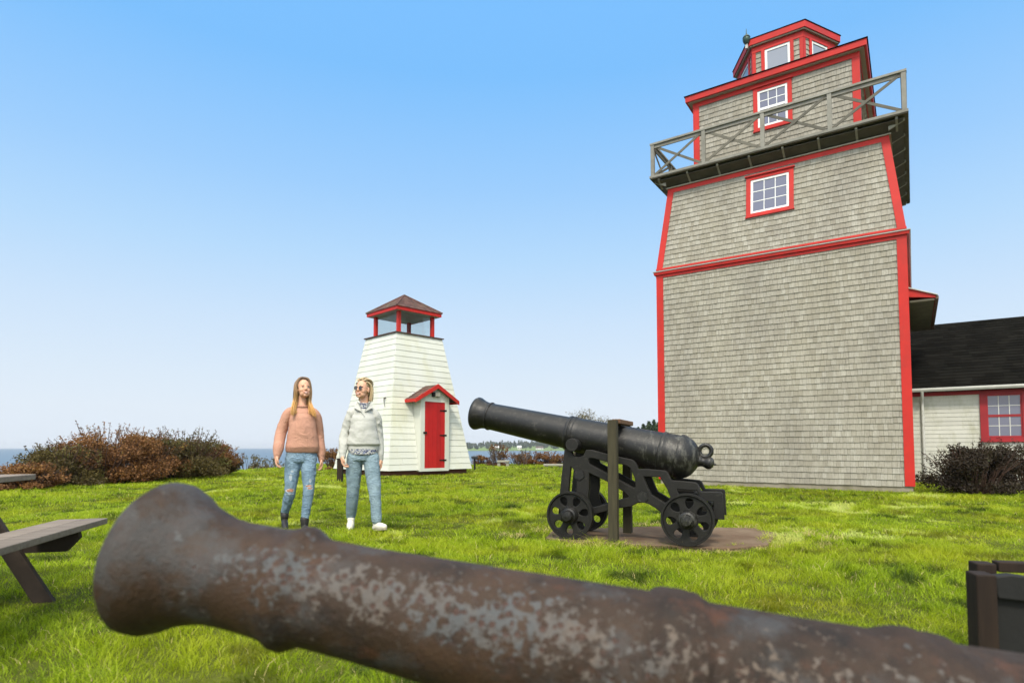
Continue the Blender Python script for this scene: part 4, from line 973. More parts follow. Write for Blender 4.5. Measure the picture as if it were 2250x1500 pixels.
def tree(name, loc, h, spread, label, seed, leafmat, nleaf, lsize, levels=4, lean=(.15, 0), group=None, rad=.09):
    rs = random.Random(seed); t = empty(name, loc, 0, label, 'tree', group); m = MB(); tips = []
    def grow(p, d, L, r_, lv):
        pts = [p]; n = 4
        for i in range(n):
            d = (d+Vector((rs.uniform(-.22, .22), rs.uniform(-.22, .22), rs.uniform(-.05, .16)))+Vector((lean[0], lean[1], 0))*.12).normalized(); pts.append(pts[-1]+d*L/n)
        m.tube(pts, [r_*(1-.45*i/n) for i in range(n+1)], 6 if lv > 2 else 4, caps=False)
        if lv == 0: tips.append((pts[-1], d)); return
        for k in range(rs.choice((3, 4))):
            q = rs.uniform(.35, 1); j = min(n-1, int(q*n)); pp = pts[j].lerp(pts[j+1], q*n-j if q < 1 else 1)
            a = rs.uniform(0, 2*PI); side = Vector((math.cos(a)*spread, math.sin(a)*spread, rs.uniform(.05, .7)))
            grow(pp, (d*.7+side).normalized(), L*rs.uniform(.55, .75), r_*.5, lv-1)
        if lv < 2: tips.append((pts[-1], d))
    for k in range(4):
        a = rs.uniform(0, 2*PI); grow(Vector((.1*math.cos(a), .1*math.sin(a), -.1)), Vector((math.cos(a)*spread*.7, math.sin(a)*spread*.7, .9)).normalized(), h*.42, rad, levels-1)
    k_ = h/max(p.z for p, d in tips); m.v = [(x*k_, y*k_, z*k_) for x, y, z in m.v]; m.build('trunk', M['bark'], t, recalc=False)
    if nleaf:
        c_ = np.array([tuple(p) for p, d in tips])*k_; idx = rng.integers(0, len(c_), nleaf)
        cc = c_[idx]+rng.normal(size=(nleaf, 3))*.07*h/3; V = leaf_cloud(cc, np.array([.01]*3), nleaf, lsize); leaves_obj('crown', V, leafmat, t)
    return t
P = at(1265, 1000, 30); tree('thin_tree', (P.x-.1, 30, gz(P.x, 30)), 2.9, .95, 'low wind-bent tree with thin nearly bare crown, behind the black cannon', 5, M['olive'], 4200, .035, 5, (.3, 0), rad=.07)
P = at(1092, 1000, 30.6); tree('bare_sapling', (P.x, 30.6, gz(P.x, 30.6)), 1.35, .5, 'bare upright sapling rising from the red-twigged shrub', 8, M['olive'], 80, .03, 4, (0, 0), rad=.028)
P = at(1148, 1000, 31.5); tree('bare_sapling', (P.x, 31.5, gz(P.x, 31.5)), 1.0, .5, 'smaller bare sapling against the bay water, right of the bench', 9, M['olive'], 60, .03, 4, (0, 0), rad=.024)
def conifer(px, Y, top, label, seed):
    P = at(px, top, Y); z0 = 0 if Y < 150 else SEA; h = P.z-z0; rs = random.Random(seed); g = np.random.default_rng(seed)
    t = empty('conifer', (P.x, Y, z0), 0, label, 'tree', 'conifers beyond the lawn')
    m = MB(); m.tube([(0, 0, -.5), (0, 0, h*.97)], [.16, .03], 7); m.build('trunk', M['bark'], t)
    Vs = []
    for i in range(26):
        f = (i+.5)/26; z = h*(.12+.88*f); rr_ = h*.27*(1-f)**.8+.15
        k = int(150*(1-f)+30); a = g.random((k, 1))*2*PI; q = g.random((k, 1))**.5*rr_*(.7+.5*np.abs(np.sin(a*2.5+i)))
        Vs.append(leaf_cloud(np.hstack([np.cos(a)*q, np.sin(a)*q, z-q*.35+g.normal(size=(k, 1))*.08]), np.array([.05]*3), k, .20))
    leaves_obj('crown', np.concatenate(Vs), M['needle'], t)
for i, (px, Y, top, lab) in enumerate([(1402, 118, 938, 'leftmost and lowest dark conifer showing over the black cannon breech'), (1414, 112, 931, 'second dark conifer from the left over the cannon, rounded top'), (1426, 105, 925, 'dark conifer with sharp tip, middle of the group left of the tower corner'),
                                       (1437, 110, 922, 'tallest dark conifer of the group left of the tower corner'), (1448, 104, 926, 'dark conifer half hidden by the red tower corner board'), (1466, 110, 932, 'dark conifer behind the left edge of the shingled tower')]):
    conifer(px, Y, top, lab, 80+i)

# ---------------------------------------------------------------- grass: blades in tufts over the visible lawn
def rect_in(x, y, pts):
    n = len(pts); ins = np.zeros(len(x), bool); j = n-1
    for i in range(n):
        xi, yi = pts[i]; xj, yj = pts[j]
        cnd = ((yi > y) != (yj > y)) & (x < (xj-xi)*(y-yi)/(yj-yi+1e-12)+xi); ins ^= cnd; j = i
    return ins
def tw(pt): v = TK+Matrix.Rotation(TR, 3, 'Z') @ Vector((pt[0], pt[1], 0)); return (v.x, v.y)
towerfoot = [tw(q) for q in ((-5.42, 0), (.02, 0), (.02, 4.0), (9, 4.0), (9, 9), (-5.4, 9))]
lhfoot = [(LX+a*2.35, LY+b_*2.35) for a, b_ in ((0, -1), (1, 0), (0, 1), (-1, 0))]
padfoot = [(.62, 6.56), (.50, 6.1), (.72, 5.88), (1.96, 5.56), (2.30, 5.72), (2.66, 6.35), (2.60, 6.64), (1.6, 6.82)]
def vnoise(x, y, sc, seed=0):
    g = np.random.default_rng(seed).random((256, 256)); X_ = x*sc+1000; Y2 = y*sc+1000
    i = np.floor(X_).astype(int); j = np.floor(Y2).astype(int); fx = X_-i; fy = Y2-j; fx = fx*fx*(3-2*fx); fy = fy*fy*(3-2*fy)
    G = lambda a, b: g[a % 256, b % 256]
    return (G(i, j)*(1-fx)+G(i+1, j)*fx)*(1-fy)+(G(i, j+1)*(1-fx)+G(i+1, j+1)*fx)*fy
gzg = np.array([[gz(x, y) for x in np.arange(-40, 42, .5)] for y in np.arange(-2, 46, .5)])
def gz_np(x, y):
    u = (x+40)/.5; v = (y+2)/.5; i = np.clip(u.astype(int), 0, gzg.shape[1]-2); j = np.clip(v.astype(int), 0, gzg.shape[0]-2); fx = u-i; fy = v-j
    return (gzg[j, i]*(1-fx)+gzg[j, i+1]*fx)*(1-fy)+(gzg[j+1, i]*(1-fx)+gzg[j+1, i+1]*fx)*fy
def grass_zone(y0, y1, dens, hgt, wid, g):
    n = int(dens*.93*(y1*y1-y0*y0)+dens*3.0*(y1-y0)); y = np.sqrt(g.random(n)*(y1*y1-y0*y0)+y0*y0); x = (g.random(n)*2-1)*(.93*y+1.3)
    keep = (x > -11.6) & ~rect_in(x, y, towerfoot) & ~rect_in(x, y, lhfoot) & ~rect_in(x, y, padfoot)
    x, y = x[keep], y[keep]
    # gather blades into tufts
    n1 = vnoise(x, y, 1.1, 1); n2 = vnoise(x, y, 5.0, 2); n3 = vnoise(x, y, 14.0, 3); tuft = n1*.35+n2*.4+n3*.25
    keep = g.random(len(x)) < .45+.9*tuft; x, y, n1, n2, n3, tuft = (q[keep] for q in (x, y, n1, n2, n3, tuft))
    n = len(x); h = hgt*(.30+1.5*tuft**1.8*1.3)*g.uniform(.55, 1.25, n); h[g.random(n) < .03] *= 1.5
    near_pad = rect_in(x, y, [(1.15+(a-1.15)*1.0, b_) for a, b_ in P2]) if False else None
    la = vnoise(x, y, 5.5, 5)*5*PI+g.normal(size=n)*1.1; lean = g.uniform(.25, 1.35, n)*h
    w = wid*g.uniform(.6, 1.3, n); az = g.random(n)*PI
    z = gz_np(x, y)-.004
    b0 = np.stack([x, y, z], 1); wv = np.stack([np.cos(az), np.sin(az), np.zeros(n)], 1)*w[:, None]/2
    L = np.stack([np.cos(la)*lean, np.sin(la)*lean, np.zeros(n)], 1); up = np.stack([np.zeros(n), np.zeros(n), h], 1)
    mid = b0+up*.55+L*.3; tip = b0+up*.88+L
    V = np.stack([b0-wv, b0+wv, mid+wv*.8, mid-wv*.8, tip], 1)
    r_ = np.clip(.05+.38*tuft+.22*vnoise(x, y, .35, 9)+.22*vnoise(x, y, 8, 21)+g.normal(size=n)*.15, 0, .80)
    pale = np.clip((vnoise(x, y, .8, 31)*.6+vnoise(x, y, 4, 32)*.4-.66)*7, 0, 1); r_ = r_*(1-pale)+(.90+.05*g.random(n))*pale       # bleached matted patches
    dark = vnoise(x, y, 2.6, 12)*.55+vnoise(x, y, 8, 13)*.45; r_ = r_*(1-.9*np.clip((dark-.60)*8, 0, 1))
    dpad = np.hypot((x-1.6)/1.55, (y-6.25)/.85); dry = (g.random(n) < .018+.5*np.exp(-((dpad-1)/.13)**2)*(vnoise(x, y, 3, 40) > .55)); r_[dry] = 1.0
    return V.reshape(-1, 3), r_
g = np.random.default_rng(3); VV = []; RR = []
for (a, b_, d_, h_, w_) in ((1.6, 3.6, 7500, .054, .0034), (3.6, 6.0, 5600, .054, .0042), (6.0, 9.5, 3300, .055, .0060), (9.5, 15, 1300, .064, .0095), (15, 24, 460, .068, .016), (24, 36, 200, .075, .025)):
    V, r_ = grass_zone(a, b_, d_, h_, w_, g); VV.append(V); RR.append(r_)
V = np.concatenate(VV); r_ = np.concatenate(RR); n = len(r_)
base = (np.arange(n)*5)[:, None]; idx = np.hstack([base+np.array([[0, 1, 2, 3]]), base+np.array([[3, 2, 4]])]).ravel()
o = fast_mesh('grass', V, idx, np.tile([4, 3], n), M['grass'], None, np.repeat(r_, 2)); tag(o, 'bright yellow-green tufted grass covering the whole lawn', 'grass', kind='stuff')
print('grass blades', n)
# ---------------------------------------------------------------- the two women
def Mx(c, r=(1, 1, 1), rot=(0, 0, 0), pre=None):
    m_ = Matrix.Translation(c) @ Euler(rot, 'XYZ').to_matrix().to_4x4() @ Matrix.Diagonal((r[0], r[1], r[2], 1))
    return pre @ m_ if pre else m_
class Clay:
    """overlapping rounded volumes fused into ONE continuous skin by a voxel remesh"""
    def __init__(s): s.bm = bmesh.new()
    def ball(s, c, r, rot=(0, 0, 0), pre=None, n=20):
        bmesh.ops.create_uvsphere(s.bm, u_segments=n, v_segments=n//2+2, radius=1, matrix=Mx(c, r if hasattr(r, '__len__') else (r, r, r), rot, pre))
    def limb(s, pts, rad, pre=None, n=16, ell=None):
        """tapered tube through pts with round ends; ell squashes it along y"""
        mb = MB(); P = [Vector(p) for p in pts]; 
        # resample smoothly
        Q = []; RR_ = []
        for i in range(len(P)-1):
            a = P[max(i-1, 0)]; b = P[i]; c = P[i+1]; d = P[min(i+2, len(P)-1)]
            for k in range(6):
                t_ = k/6; Q.append(.5*((2*b)+(c-a)*t_+(2*a-5*b+4*c-d)*t_*t_+(3*b-a-3*c+d)*t_**3)); u = t_*t_*(3-2*t_)*.5+t_*.5; RR_.append(rad[i]*(1-u)+rad[i+1]*u)
        Q.append(P[-1]); RR_.append(rad[-1])
        mb.tube(Q, RR_, n, 0, pre)
        vs = [s.bm.verts.new(v) for v in mb.v]
        for f in mb.f:
            try: s.bm.faces.new([vs[i] for i in f])
            except ValueError: pass
        for p, r in ((P[0], rad[0]), (P[-1], rad[-1])): s.ball(p, r, (0, 0, 0), pre, 14)
    def stack(s, rows, n=28, pre=None):
        """horizontal ellipses (x, y, z, rx, ry) joined into a closed body"""
        vs = []
        R2 = []
        for a, b in zip(rows, rows[1:]):
            k = max(1, int(abs(b[2]-a[2])/.02))
            for i in range(k):
                u = i/k; u2 = u*u*(3-2*u); R2.append([a[j]*(1-(u2 if j != 2 else u))+b[j]*(u2 if j != 2 else u) for j in range(5)])
        R2.append(rows[-1])
        for (x, y, z, rx, ry) in R2:
            for j in range(n):
                a = 2*PI*j/n; v = Vector((x+rx*math.cos(a), y+ry*math.sin(a), z)); vs.append(s.bm.verts.new(pre @ v if pre else v))
        k = len(R2)
        for i in range(k-1):
            for j in range(n): s.bm.faces.new([vs[i*n+j], vs[i*n+(j+1) % n], vs[(i+1)*n+(j+1) % n], vs[(i+1)*n+j]])
        s.bm.faces.new(vs[:n][::-1]); s.bm.faces.new(vs[(k-1)*n:])
    def fuse(s, name, mat, parent, voxel=.006, smooth=3, disp=None, cut=None):
        me = bpy.data.meshes.new('t'); bmesh.ops.recalc_face_normals(s.bm, faces=s.bm.faces[:]); s.bm.to_mesh(me); s.bm.free()
        o = bpy.data.objects.new('t', me); C.objects.link(o)
        r = o.modifiers.new('r', 'REMESH'); r.mode = 'VOXEL'; r.voxel_size = voxel
        if smooth: k = o.modifiers.new('s', 'SMOOTH'); k.factor = .5; k.iterations = smooth
        bpy.context.view_layer.update()
        out = bpy.data.meshes.new_from_object(o.evaluated_get(bpy.context.evaluated_depsgraph_get()))
        bpy.data.objects.remove(o); out.name = name
        if disp or cut:
            b = bmesh.new(); b.from_mesh(out)
            if cut: bmesh.ops.delete(b, geom=[f for f in b.faces if cut(f.calc_center_median())], context='FACES')
            if disp:
                b.normal_update(); mv = [(v, v.normal*disp(v.co)) for v in b.verts]
                for v, d in mv: v.co += d
            b.to_mesh(out); b.free()
        out.polygons.foreach_set('use_smooth', [True]*len(out.polygons)); out.materials.clear()
        return link(name, out, mat, parent)

def folds(amp, sx=6, sz=14, seed=0, slant=.8):
    """sharp-edged cloth creases running on a slant, with a little soft unevenness"""
    def f(p):
        q = Vector((p.x*sx+seed, p.y*sx, (p.z+slant*p.x)*sz)); r = Vector((p.x*sx*1.7-seed, p.y*sx, (p.z-slant*p.x)*sz*.8))
        w = max(0, mnoise.noise(Vector((p.x*5+seed, p.y*5, p.z*4)))+.35)
        return amp*(w*(.6-2.4*abs(mnoise.noise(q)))+w*(.4-1.6*abs(mnoise.noise(r)))+.5*mnoise.noise(Vector((p.x*7, p.y*7, p.z*5+seed))))
    return f
def hand(cl, w, D, T_, N_, s=1.0, curl=.55):
    """w wrist, D direction to the fingertips, T_ thumb side, N_ the way the palm faces"""
    w = Vector(w); D = Vector(D).normalized(); N_ = Vector(N_); N_ = (N_-D*N_.dot(D)).normalized(); T_ = Vector(T_); T_ = (T_-D*T_.dot(D)-N_*T_.dot(N_)).normalized()
    F = Matrix((T_, N_, D)).transposed().to_4x4(); F.translation = w
    cl.limb([(0, 0, -.06), (0, 0, 0), (0, 0, .03)], [.026, .0225, .024], F)
    cl.ball((0, 0, .050), (.037*s, .015*s, .042*s), pre=F); cl.ball((0, .002, .068), (.039*s, .013*s, .022*s), pre=F)
    for x, L, z0, c in ((.028, .070, .078, .8), (.0095, .079, .083, .95), (-.010, .073, .081, 1.1), (-.028, .056, .074, 1.25)):
        a = 0; p = Vector((x*s, .002, z0*s)); pts = [Vector((x*.75*s, .0, (z0-.03)*s)), p.copy()]
        for seg in (.45, .31, .24):
            a += curl*c; p = p+Vector((x*.06, math.sin(a), math.cos(a)))*L*seg*s; pts.append(p.copy())
        cl.limb(pts, [.0095*s, .0092*s, .0085*s, .0078*s, .0066*s], F, 10)
    cl.limb([(.022*s, .004, .018), (.042*s, .012, .042), (.046*s, .020, .064), (.040*s, .028, .086)], [.014*s, .0115*s, .0095*s, .0075*s], F, 10)

def head(cl, H):
    cl.ball((0, .012, .030), (.072, .090, .084), pre=H); cl.ball((0, -.018, -.010), (.064, .068, .078), pre=H); cl.ball((0, -.026, -.046), (.055, .058, .060), pre=H)
    cl.ball((0, -.064, -.088), (.021, .020, .017), pre=H); cl.limb([(0, -.080, .022), (0, -.090, -.004), (0, -.098, -.024)], [.0075, .0090, .0110], H, 12)
    for s in (-1, 1):
        cl.ball((s*.010, -.090, -.027), (.0080, .0095, .0080), pre=H); cl.ball((s*.032, -.050, -.030), (.030, .030, .030), pre=H)
        cl.ball((s*.030, -.076, .021), (.022, .010, .007), pre=H); cl.ball((s*.072, .010, -.012), (.009, .019, .030), (0, 0, s*.3), pre=H); cl.ball((s*.028, -.038, -.062), (.028, .036, .036), pre=H)
    cl.ball((0, -.078, -.060), (.024, .014, .014), pre=H)
def face(par, H, glasses=False):
    def patch(name, c, r, mat, rot=(0, 0, 0)):
        cl = bmesh.new(); bmesh.ops.create_uvsphere(cl, u_segments=16, v_segments=10, radius=1, matrix=Mx(c, r, rot, H)); me = bpy.data.meshes.new(name); cl.to_mesh(me); cl.free()
        me.polygons.foreach_set('use_smooth', [True]*len(me.polygons)); return link(name, me, mat, par)
    m = MB(); n = 9
    arc = [(math.sin(u)*.0305, -.0955+.013*abs(math.sin(u))**2.0, -.0575+.0095*abs(math.sin(u))**2) for u in [(-1+2*i/(n-1))*1.45 for i in range(n)]]
    arc2 = [(x*.96, y+.001, z-.0125*(1-(x/.0305)**2)-.0005) for x, y, z in arc]
    m.tube(arc, [.0010]+[.0022]*(n-2)+[.0010], 8, None, H); m.tube(arc2, [.0010]+[.0028]*(n-2)+[.0010], 8, None, H); m.build('lips', M['lip'], par, smooth=80)
    m = MB(); vs = [Vector(p)+Vector((0, .0008, 0)) for p in arc]+[Vector(p)+Vector((0, .0008, 0)) for p in arc2]; m.add(vs, [(i, i+1, n+i+1, n+i) for i in range(n-1)], None, H); m.build('teeth', M['teeth'], par, smooth=80)
    for s in (-1, 1):
        m = MB(); m.tube([(s*.014, -.0850, .022), (s*.028, -.0845, .0265), (s*.042, -.0740, .022)], [.0014, .0020, .0010], 6, None, H); m.build('eyebrow', M['brow'], par, smooth=80)
        if not glasses:
            patch('eye_white', (s*.029, -.0755, .0035), (.0125, .008, .0052), M['eyewhite']); e = patch('iris', (s*.031, -.0815, .003), (.0052, .003, .0042), M['eye'])
            m = MB(); m.tube([(s*.015, -.0815, .0045), (s*.029, -.085, .0105), (s*.044, -.0745, .005)], [.0012, .0022, .0012], 6, None, H); m.build('eyelid', M['brow'], par, smooth=80)
def locks(name, paths, mat, parent, r=.006, seed=1, jit=.008, n=5):
    rs = random.Random(seed); m = MB()
    for (pts, k, wd) in paths:
        for i in range(k):
            u = rs.uniform(-1, 1); j = Vector((rs.gauss(0, 1), rs.gauss(0, 1), rs.gauss(0, 1)))*jit; end = rs.uniform(.70, 1.10)
            P = [Vector(p)+Vector(wd)*u*(.35+.65*q/(len(pts)-1))+j*(.3+.9*q/(len(pts)-1)) for q, p in enumerate(pts)]
            P[-1] = P[-2].lerp(P[-1], end)
            Q = []
            for a in range(len(P)-1):
                p0 = P[max(a-1, 0)]; p1 = P[a]; p2 = P[a+1]; p3 = P[min(a+2, len(P)-1)]
                for s_ in range(4):
                    t_ = s_/4; Q.append(.5*((2*p1)+(p2-p0)*t_+(2*p0-5*p1+4*p2-p3)*t_*t_+(3*p1-p0-3*p2+p3)*t_**3))
            Q.append(P[-1]); L = len(Q); rr_ = r*rs.uniform(.7, 1.25)
            m.tube(Q, [rr_*(.5+.5*min(1, 4*q/L))*(1 if q < L*.7 else 1-.85*(q-L*.7)/(L*.3)) for q in range(L)], n, rs.random(), caps=False)
    return m.build(name, mat, parent, smooth=80, recalc=False)

# hair whose roots are browner than its ends
t = NT('long_two_tone_hair'); sx = t.n('ShaderNodeSeparateXYZ'); co = t.n('ShaderNodeTexCoord'); t.l(co.outputs['Object'], sx.inputs[0])
g_ = t.ramp(t.math('MULTIPLY_ADD', sx.outputs[2], -3.2, 5.35), [(.1, (.25, .16, .095, 1)), (.55, (.38, .225, .09, 1)), (.95, (.52, .29, .09, 1))])
k = t.math('MULTIPLY_ADD', t.attr(), .9, .5); c = t.mix(1.0, g_, k, 'MULTIPLY'); t.set(c, .42, 0, .4); M['hair_long'] = t.m

def woman_one():
    X, Y = -2.36, 6.72
    t = empty('person', (X, Y, gz(X, Y)), R(19.3), 'walking woman with long golden hair, peach knit sweater, ripped blue jeans and black boots', 'person')
    t.scale = (.95, 1, 1)
    H = Matrix.Translation((.008, -.02, 1.585)) @ Matrix.Rotation(R(17), 4, 'Z') @ Matrix.Rotation(R(-9), 4, 'X')
    cl = Clay(); head(cl, H)
    cl.limb([(-.004, .012, 1.54), (-.006, .012, 1.45), (-.006, .012, 1.38)], [.047, .046, .056])
    cl.stack([(0, .01, .80, .12, .07), (0, .01, 1.05, .12, .08), (0, .01, 1.25, .125, .085), (0, .01, 1.33, .10, .065), (0, .01, 1.38, .06, .05)])
    cl.limb([(-.13, .01, 1.31), (-.228, .02, 1.09), (-.262, -.075, .845)], [.040, .035, .024]); cl.limb([(.125, .01, 1.305), (.196, .06, 1.08), (.222, .025, .83)], [.045, .035, .024])
    hand(cl, (-.268, -.082, .835), (-.10, -.22, -1), (-.15, -1, 0), (1, 0, -.1)); hand(cl, (.226, .018, .80), (.12, -.05, -1), (.2, -1, 0), (-1, 0, 0))
    for P, r_ in (([(-.085, 0, .77), (-.100, -.005, .64), (-.118, -.02, .46), (-.142, .055, .33), (-.177, .13, .19)], [.065, .06, .045, .040, .03]), ([(.072, -.01, .77), (.080, -.05, .64), (.084, -.09, .48), (.072, -.085, .33), (.047, -.10, .10)], [.065, .06, .045, .040, .03])): cl.limb(P, r_)
    cl.fuse('body', M['skin'], t, .0042, 2)
    face(t, H)
    # sweater
    cl = Clay()
    cl.stack([(.006, 0, .865, .165, .115), (.006, 0, .885, .186, .130), (.006, -.008, .93, .190, .146), (.006, -.008, 1.03, .174, .140), (.004, -.010, 1.16, .156, .136), (0, -.008, 1.25, .150, .122), (-.006, .002, 1.325, .128, .092), (-.008, .008, 1.370, .086, .068), (-.008, .006, 1.396, .072, .060)])
    sl = [Clay(), Clay()]
    sl[0].limb([(-.090, .006, 1.340), (-.160, .008, 1.285), (-.232, .02, 1.09), (-.254, -.045, .93), (-.262, -.07, .855)], [.050, .066, .060, .064, .048]); sl[0].limb([(-.262, -.07, .85), (-.267, -.080, .815)], [.043, .036])
    sl[1].limb([(.080, .006, 1.340), (.145, .008, 1.285), (.196, .06, 1.08), (.208, .045, .92), (.220, .03, .845)], [.050, .064, .056, .060, .048]); sl[1].limb([(.220, .03, .84), (.225, .022, .79)], [.043, .036])
    f1 = folds(.011, 5, 6, 3)
    o = cl.fuse('sweater', M['peach'], t, .0065, 4, f1)
    for q, s_ in enumerate(sl): s_.fuse('sleeve', M['peach'], o, .006, 3, folds(.010, 6, 9, 4+q))
    m = MB(); m.lathe([(.066, 0), (.080, 0), (.078, .013), (.068, .014)], 32, Matrix.Translation((-.008, .004, 1.388)) @ Matrix.Rotation(R(8), 4, 'X'), closed=True); m.build('collar', M['peach'], o, smooth=60)
    # jeans
    cl = Clay()
    cl.stack([(0, .005, .93, .145, .10), (0, .005, .86, .170, .116), (-.003, .003, .80, .180, .120), (-.004, 0, .765, .172, .108)])
    cl.limb([(-.088, 0, .80), (-.102, -.005, .66), (-.118, -.02, .46), (-.142, .055, .33), (-.177, .13, .19)], [.096, .086, .064, .058, .043])
    cl.limb([(.072, -.01, .80), (.080, -.05, .66), (.084, -.09, .48), (.072, -.085, .33), (.047, -.10, .12)], [.096, .085, .064, .057, .042])
    cl.fuse('jeans', M['jeans1'], t, .0055, 3, folds(.009, 8, 15, 8))
    # boots
    for nm, sh, heel, ang, pit in (('a', (-.178, .140, .20), (-.18, .155, .035), R(6), R(18)), ('b', (.046, -.10, .135), (.046, -.095, .0), R(10), 0)):
        cl = Clay(); B = Matrix.Translation((heel[0], heel[1], heel[2]+(.0 if pit == 0 else .03))) @ Matrix.Rotation(ang, 4, 'Z') @ Matrix.Rotation(pit, 4, 'X')
        cl.limb([sh, (B @ Vector((0, -.01, .10))), (B @ Vector((0, -.005, .055)))], [.050, .046, .040]); cl.limb([(0, -.01, .045), (0, -.09, .038), (0, -.165, .028)], [.038, .038, .026], B); cl.ball((0, .005, .03), (.034, .040, .032), pre=B)
        o = cl.fuse('boot', M['boot'], t, .005, 2)
        m = MB(); m.prism([(-.028, -.0), (-.20, -.0)], 0, 0) if False else None
        P = [(x, y) for x, y in [(.036*math.cos(a), -.085-.118*math.sin(a)) for a in [2*PI*i/24 for i in range(24)]]]
        m = MB(); m.add([(x, y, .0) for x, y in P]+[(x, y, .014) for x, y in P], [tuple(range(23, -1, -1)), tuple(range(24, 48))]+[(i, (i+1) % 24, (i+1) % 24+24, i+24) for i in range(24)], None, B); m.box(-.03, .03, -.035, .036, -.012, .0, B); m.build('sole', M['boot'], o)
    # hair
    cl = Clay(); cl.ball((0, .016, .036), (.080, .098, .092), pre=H, n=32); cl.ball((0, .050, -.03), (.066, .055, .075), pre=H)
    Hi = H.inverted()
    def front(p):
        q = Hi @ p; return q.y < -.022 and q.z < .112-.35*abs(q.x) and abs(q.x) < .074
    o = cl.fuse('hair', M['hair_long'], t, .005, 2, None, front)
    P = []
    def HP(pts): return [tuple(H @ Vector(p)) for p in pts]
    P.append((HP([(-.004, -.030, .126), (-.052, -.030, .104), (-.080, -.008, .03), (-.086, .006, -.05)])+[(-.082, -.035, 1.44), (-.098, -.105, 1.36), (-.105, -.135, 1.285)], 150, (.012, .014, 0)))
    P.append((HP([(.004, -.030, .126), (.054, -.030, .104), (.081, -.006, .03), (.085, .006, -.05)])+[(.082, -.02, 1.44), (.105, -.09, 1.36), (.140, -.125, 1.275)], 150, (.012, .016, 0)))
    P.append((HP([(-.03, .02, .130), (-.075, .03, .06), (-.082, .035, -.03)])+[(-.078, .03, 1.45), (-.085, -.03, 1.38), (-.085, -.115, 1.30)], 80, (.022, .02, 0)))
    P.append((HP([(.03, .02, .130), (.075, .03, .06), (.082, .035, -.03)])+[(.075, .04, 1.45), (.090, -.02, 1.38), (.105, -.10, 1.30)], 80, (.02, .02, 0)))
    P.append((HP([(0, .03, .132), (0, .10, .06), (0, .105, -.03)])+[(0, .10, 1.46), (0, .115, 1.38), (0, .125, 1.30)], 120, (.070, .0, 0)))
    for sg in (-1, 1): P.append((HP([(sg*.05, .06, .05), (sg*.062, .05, -.03)])+[(sg*.060, .045, 1.47), (sg*.062, .04, 1.42), (sg*.066, .03, 1.36)], 60, (.016, .012, 0)))
    locks('strands', P, M['hair_long'], o, .0029, 3, .0075, 4)
    return t

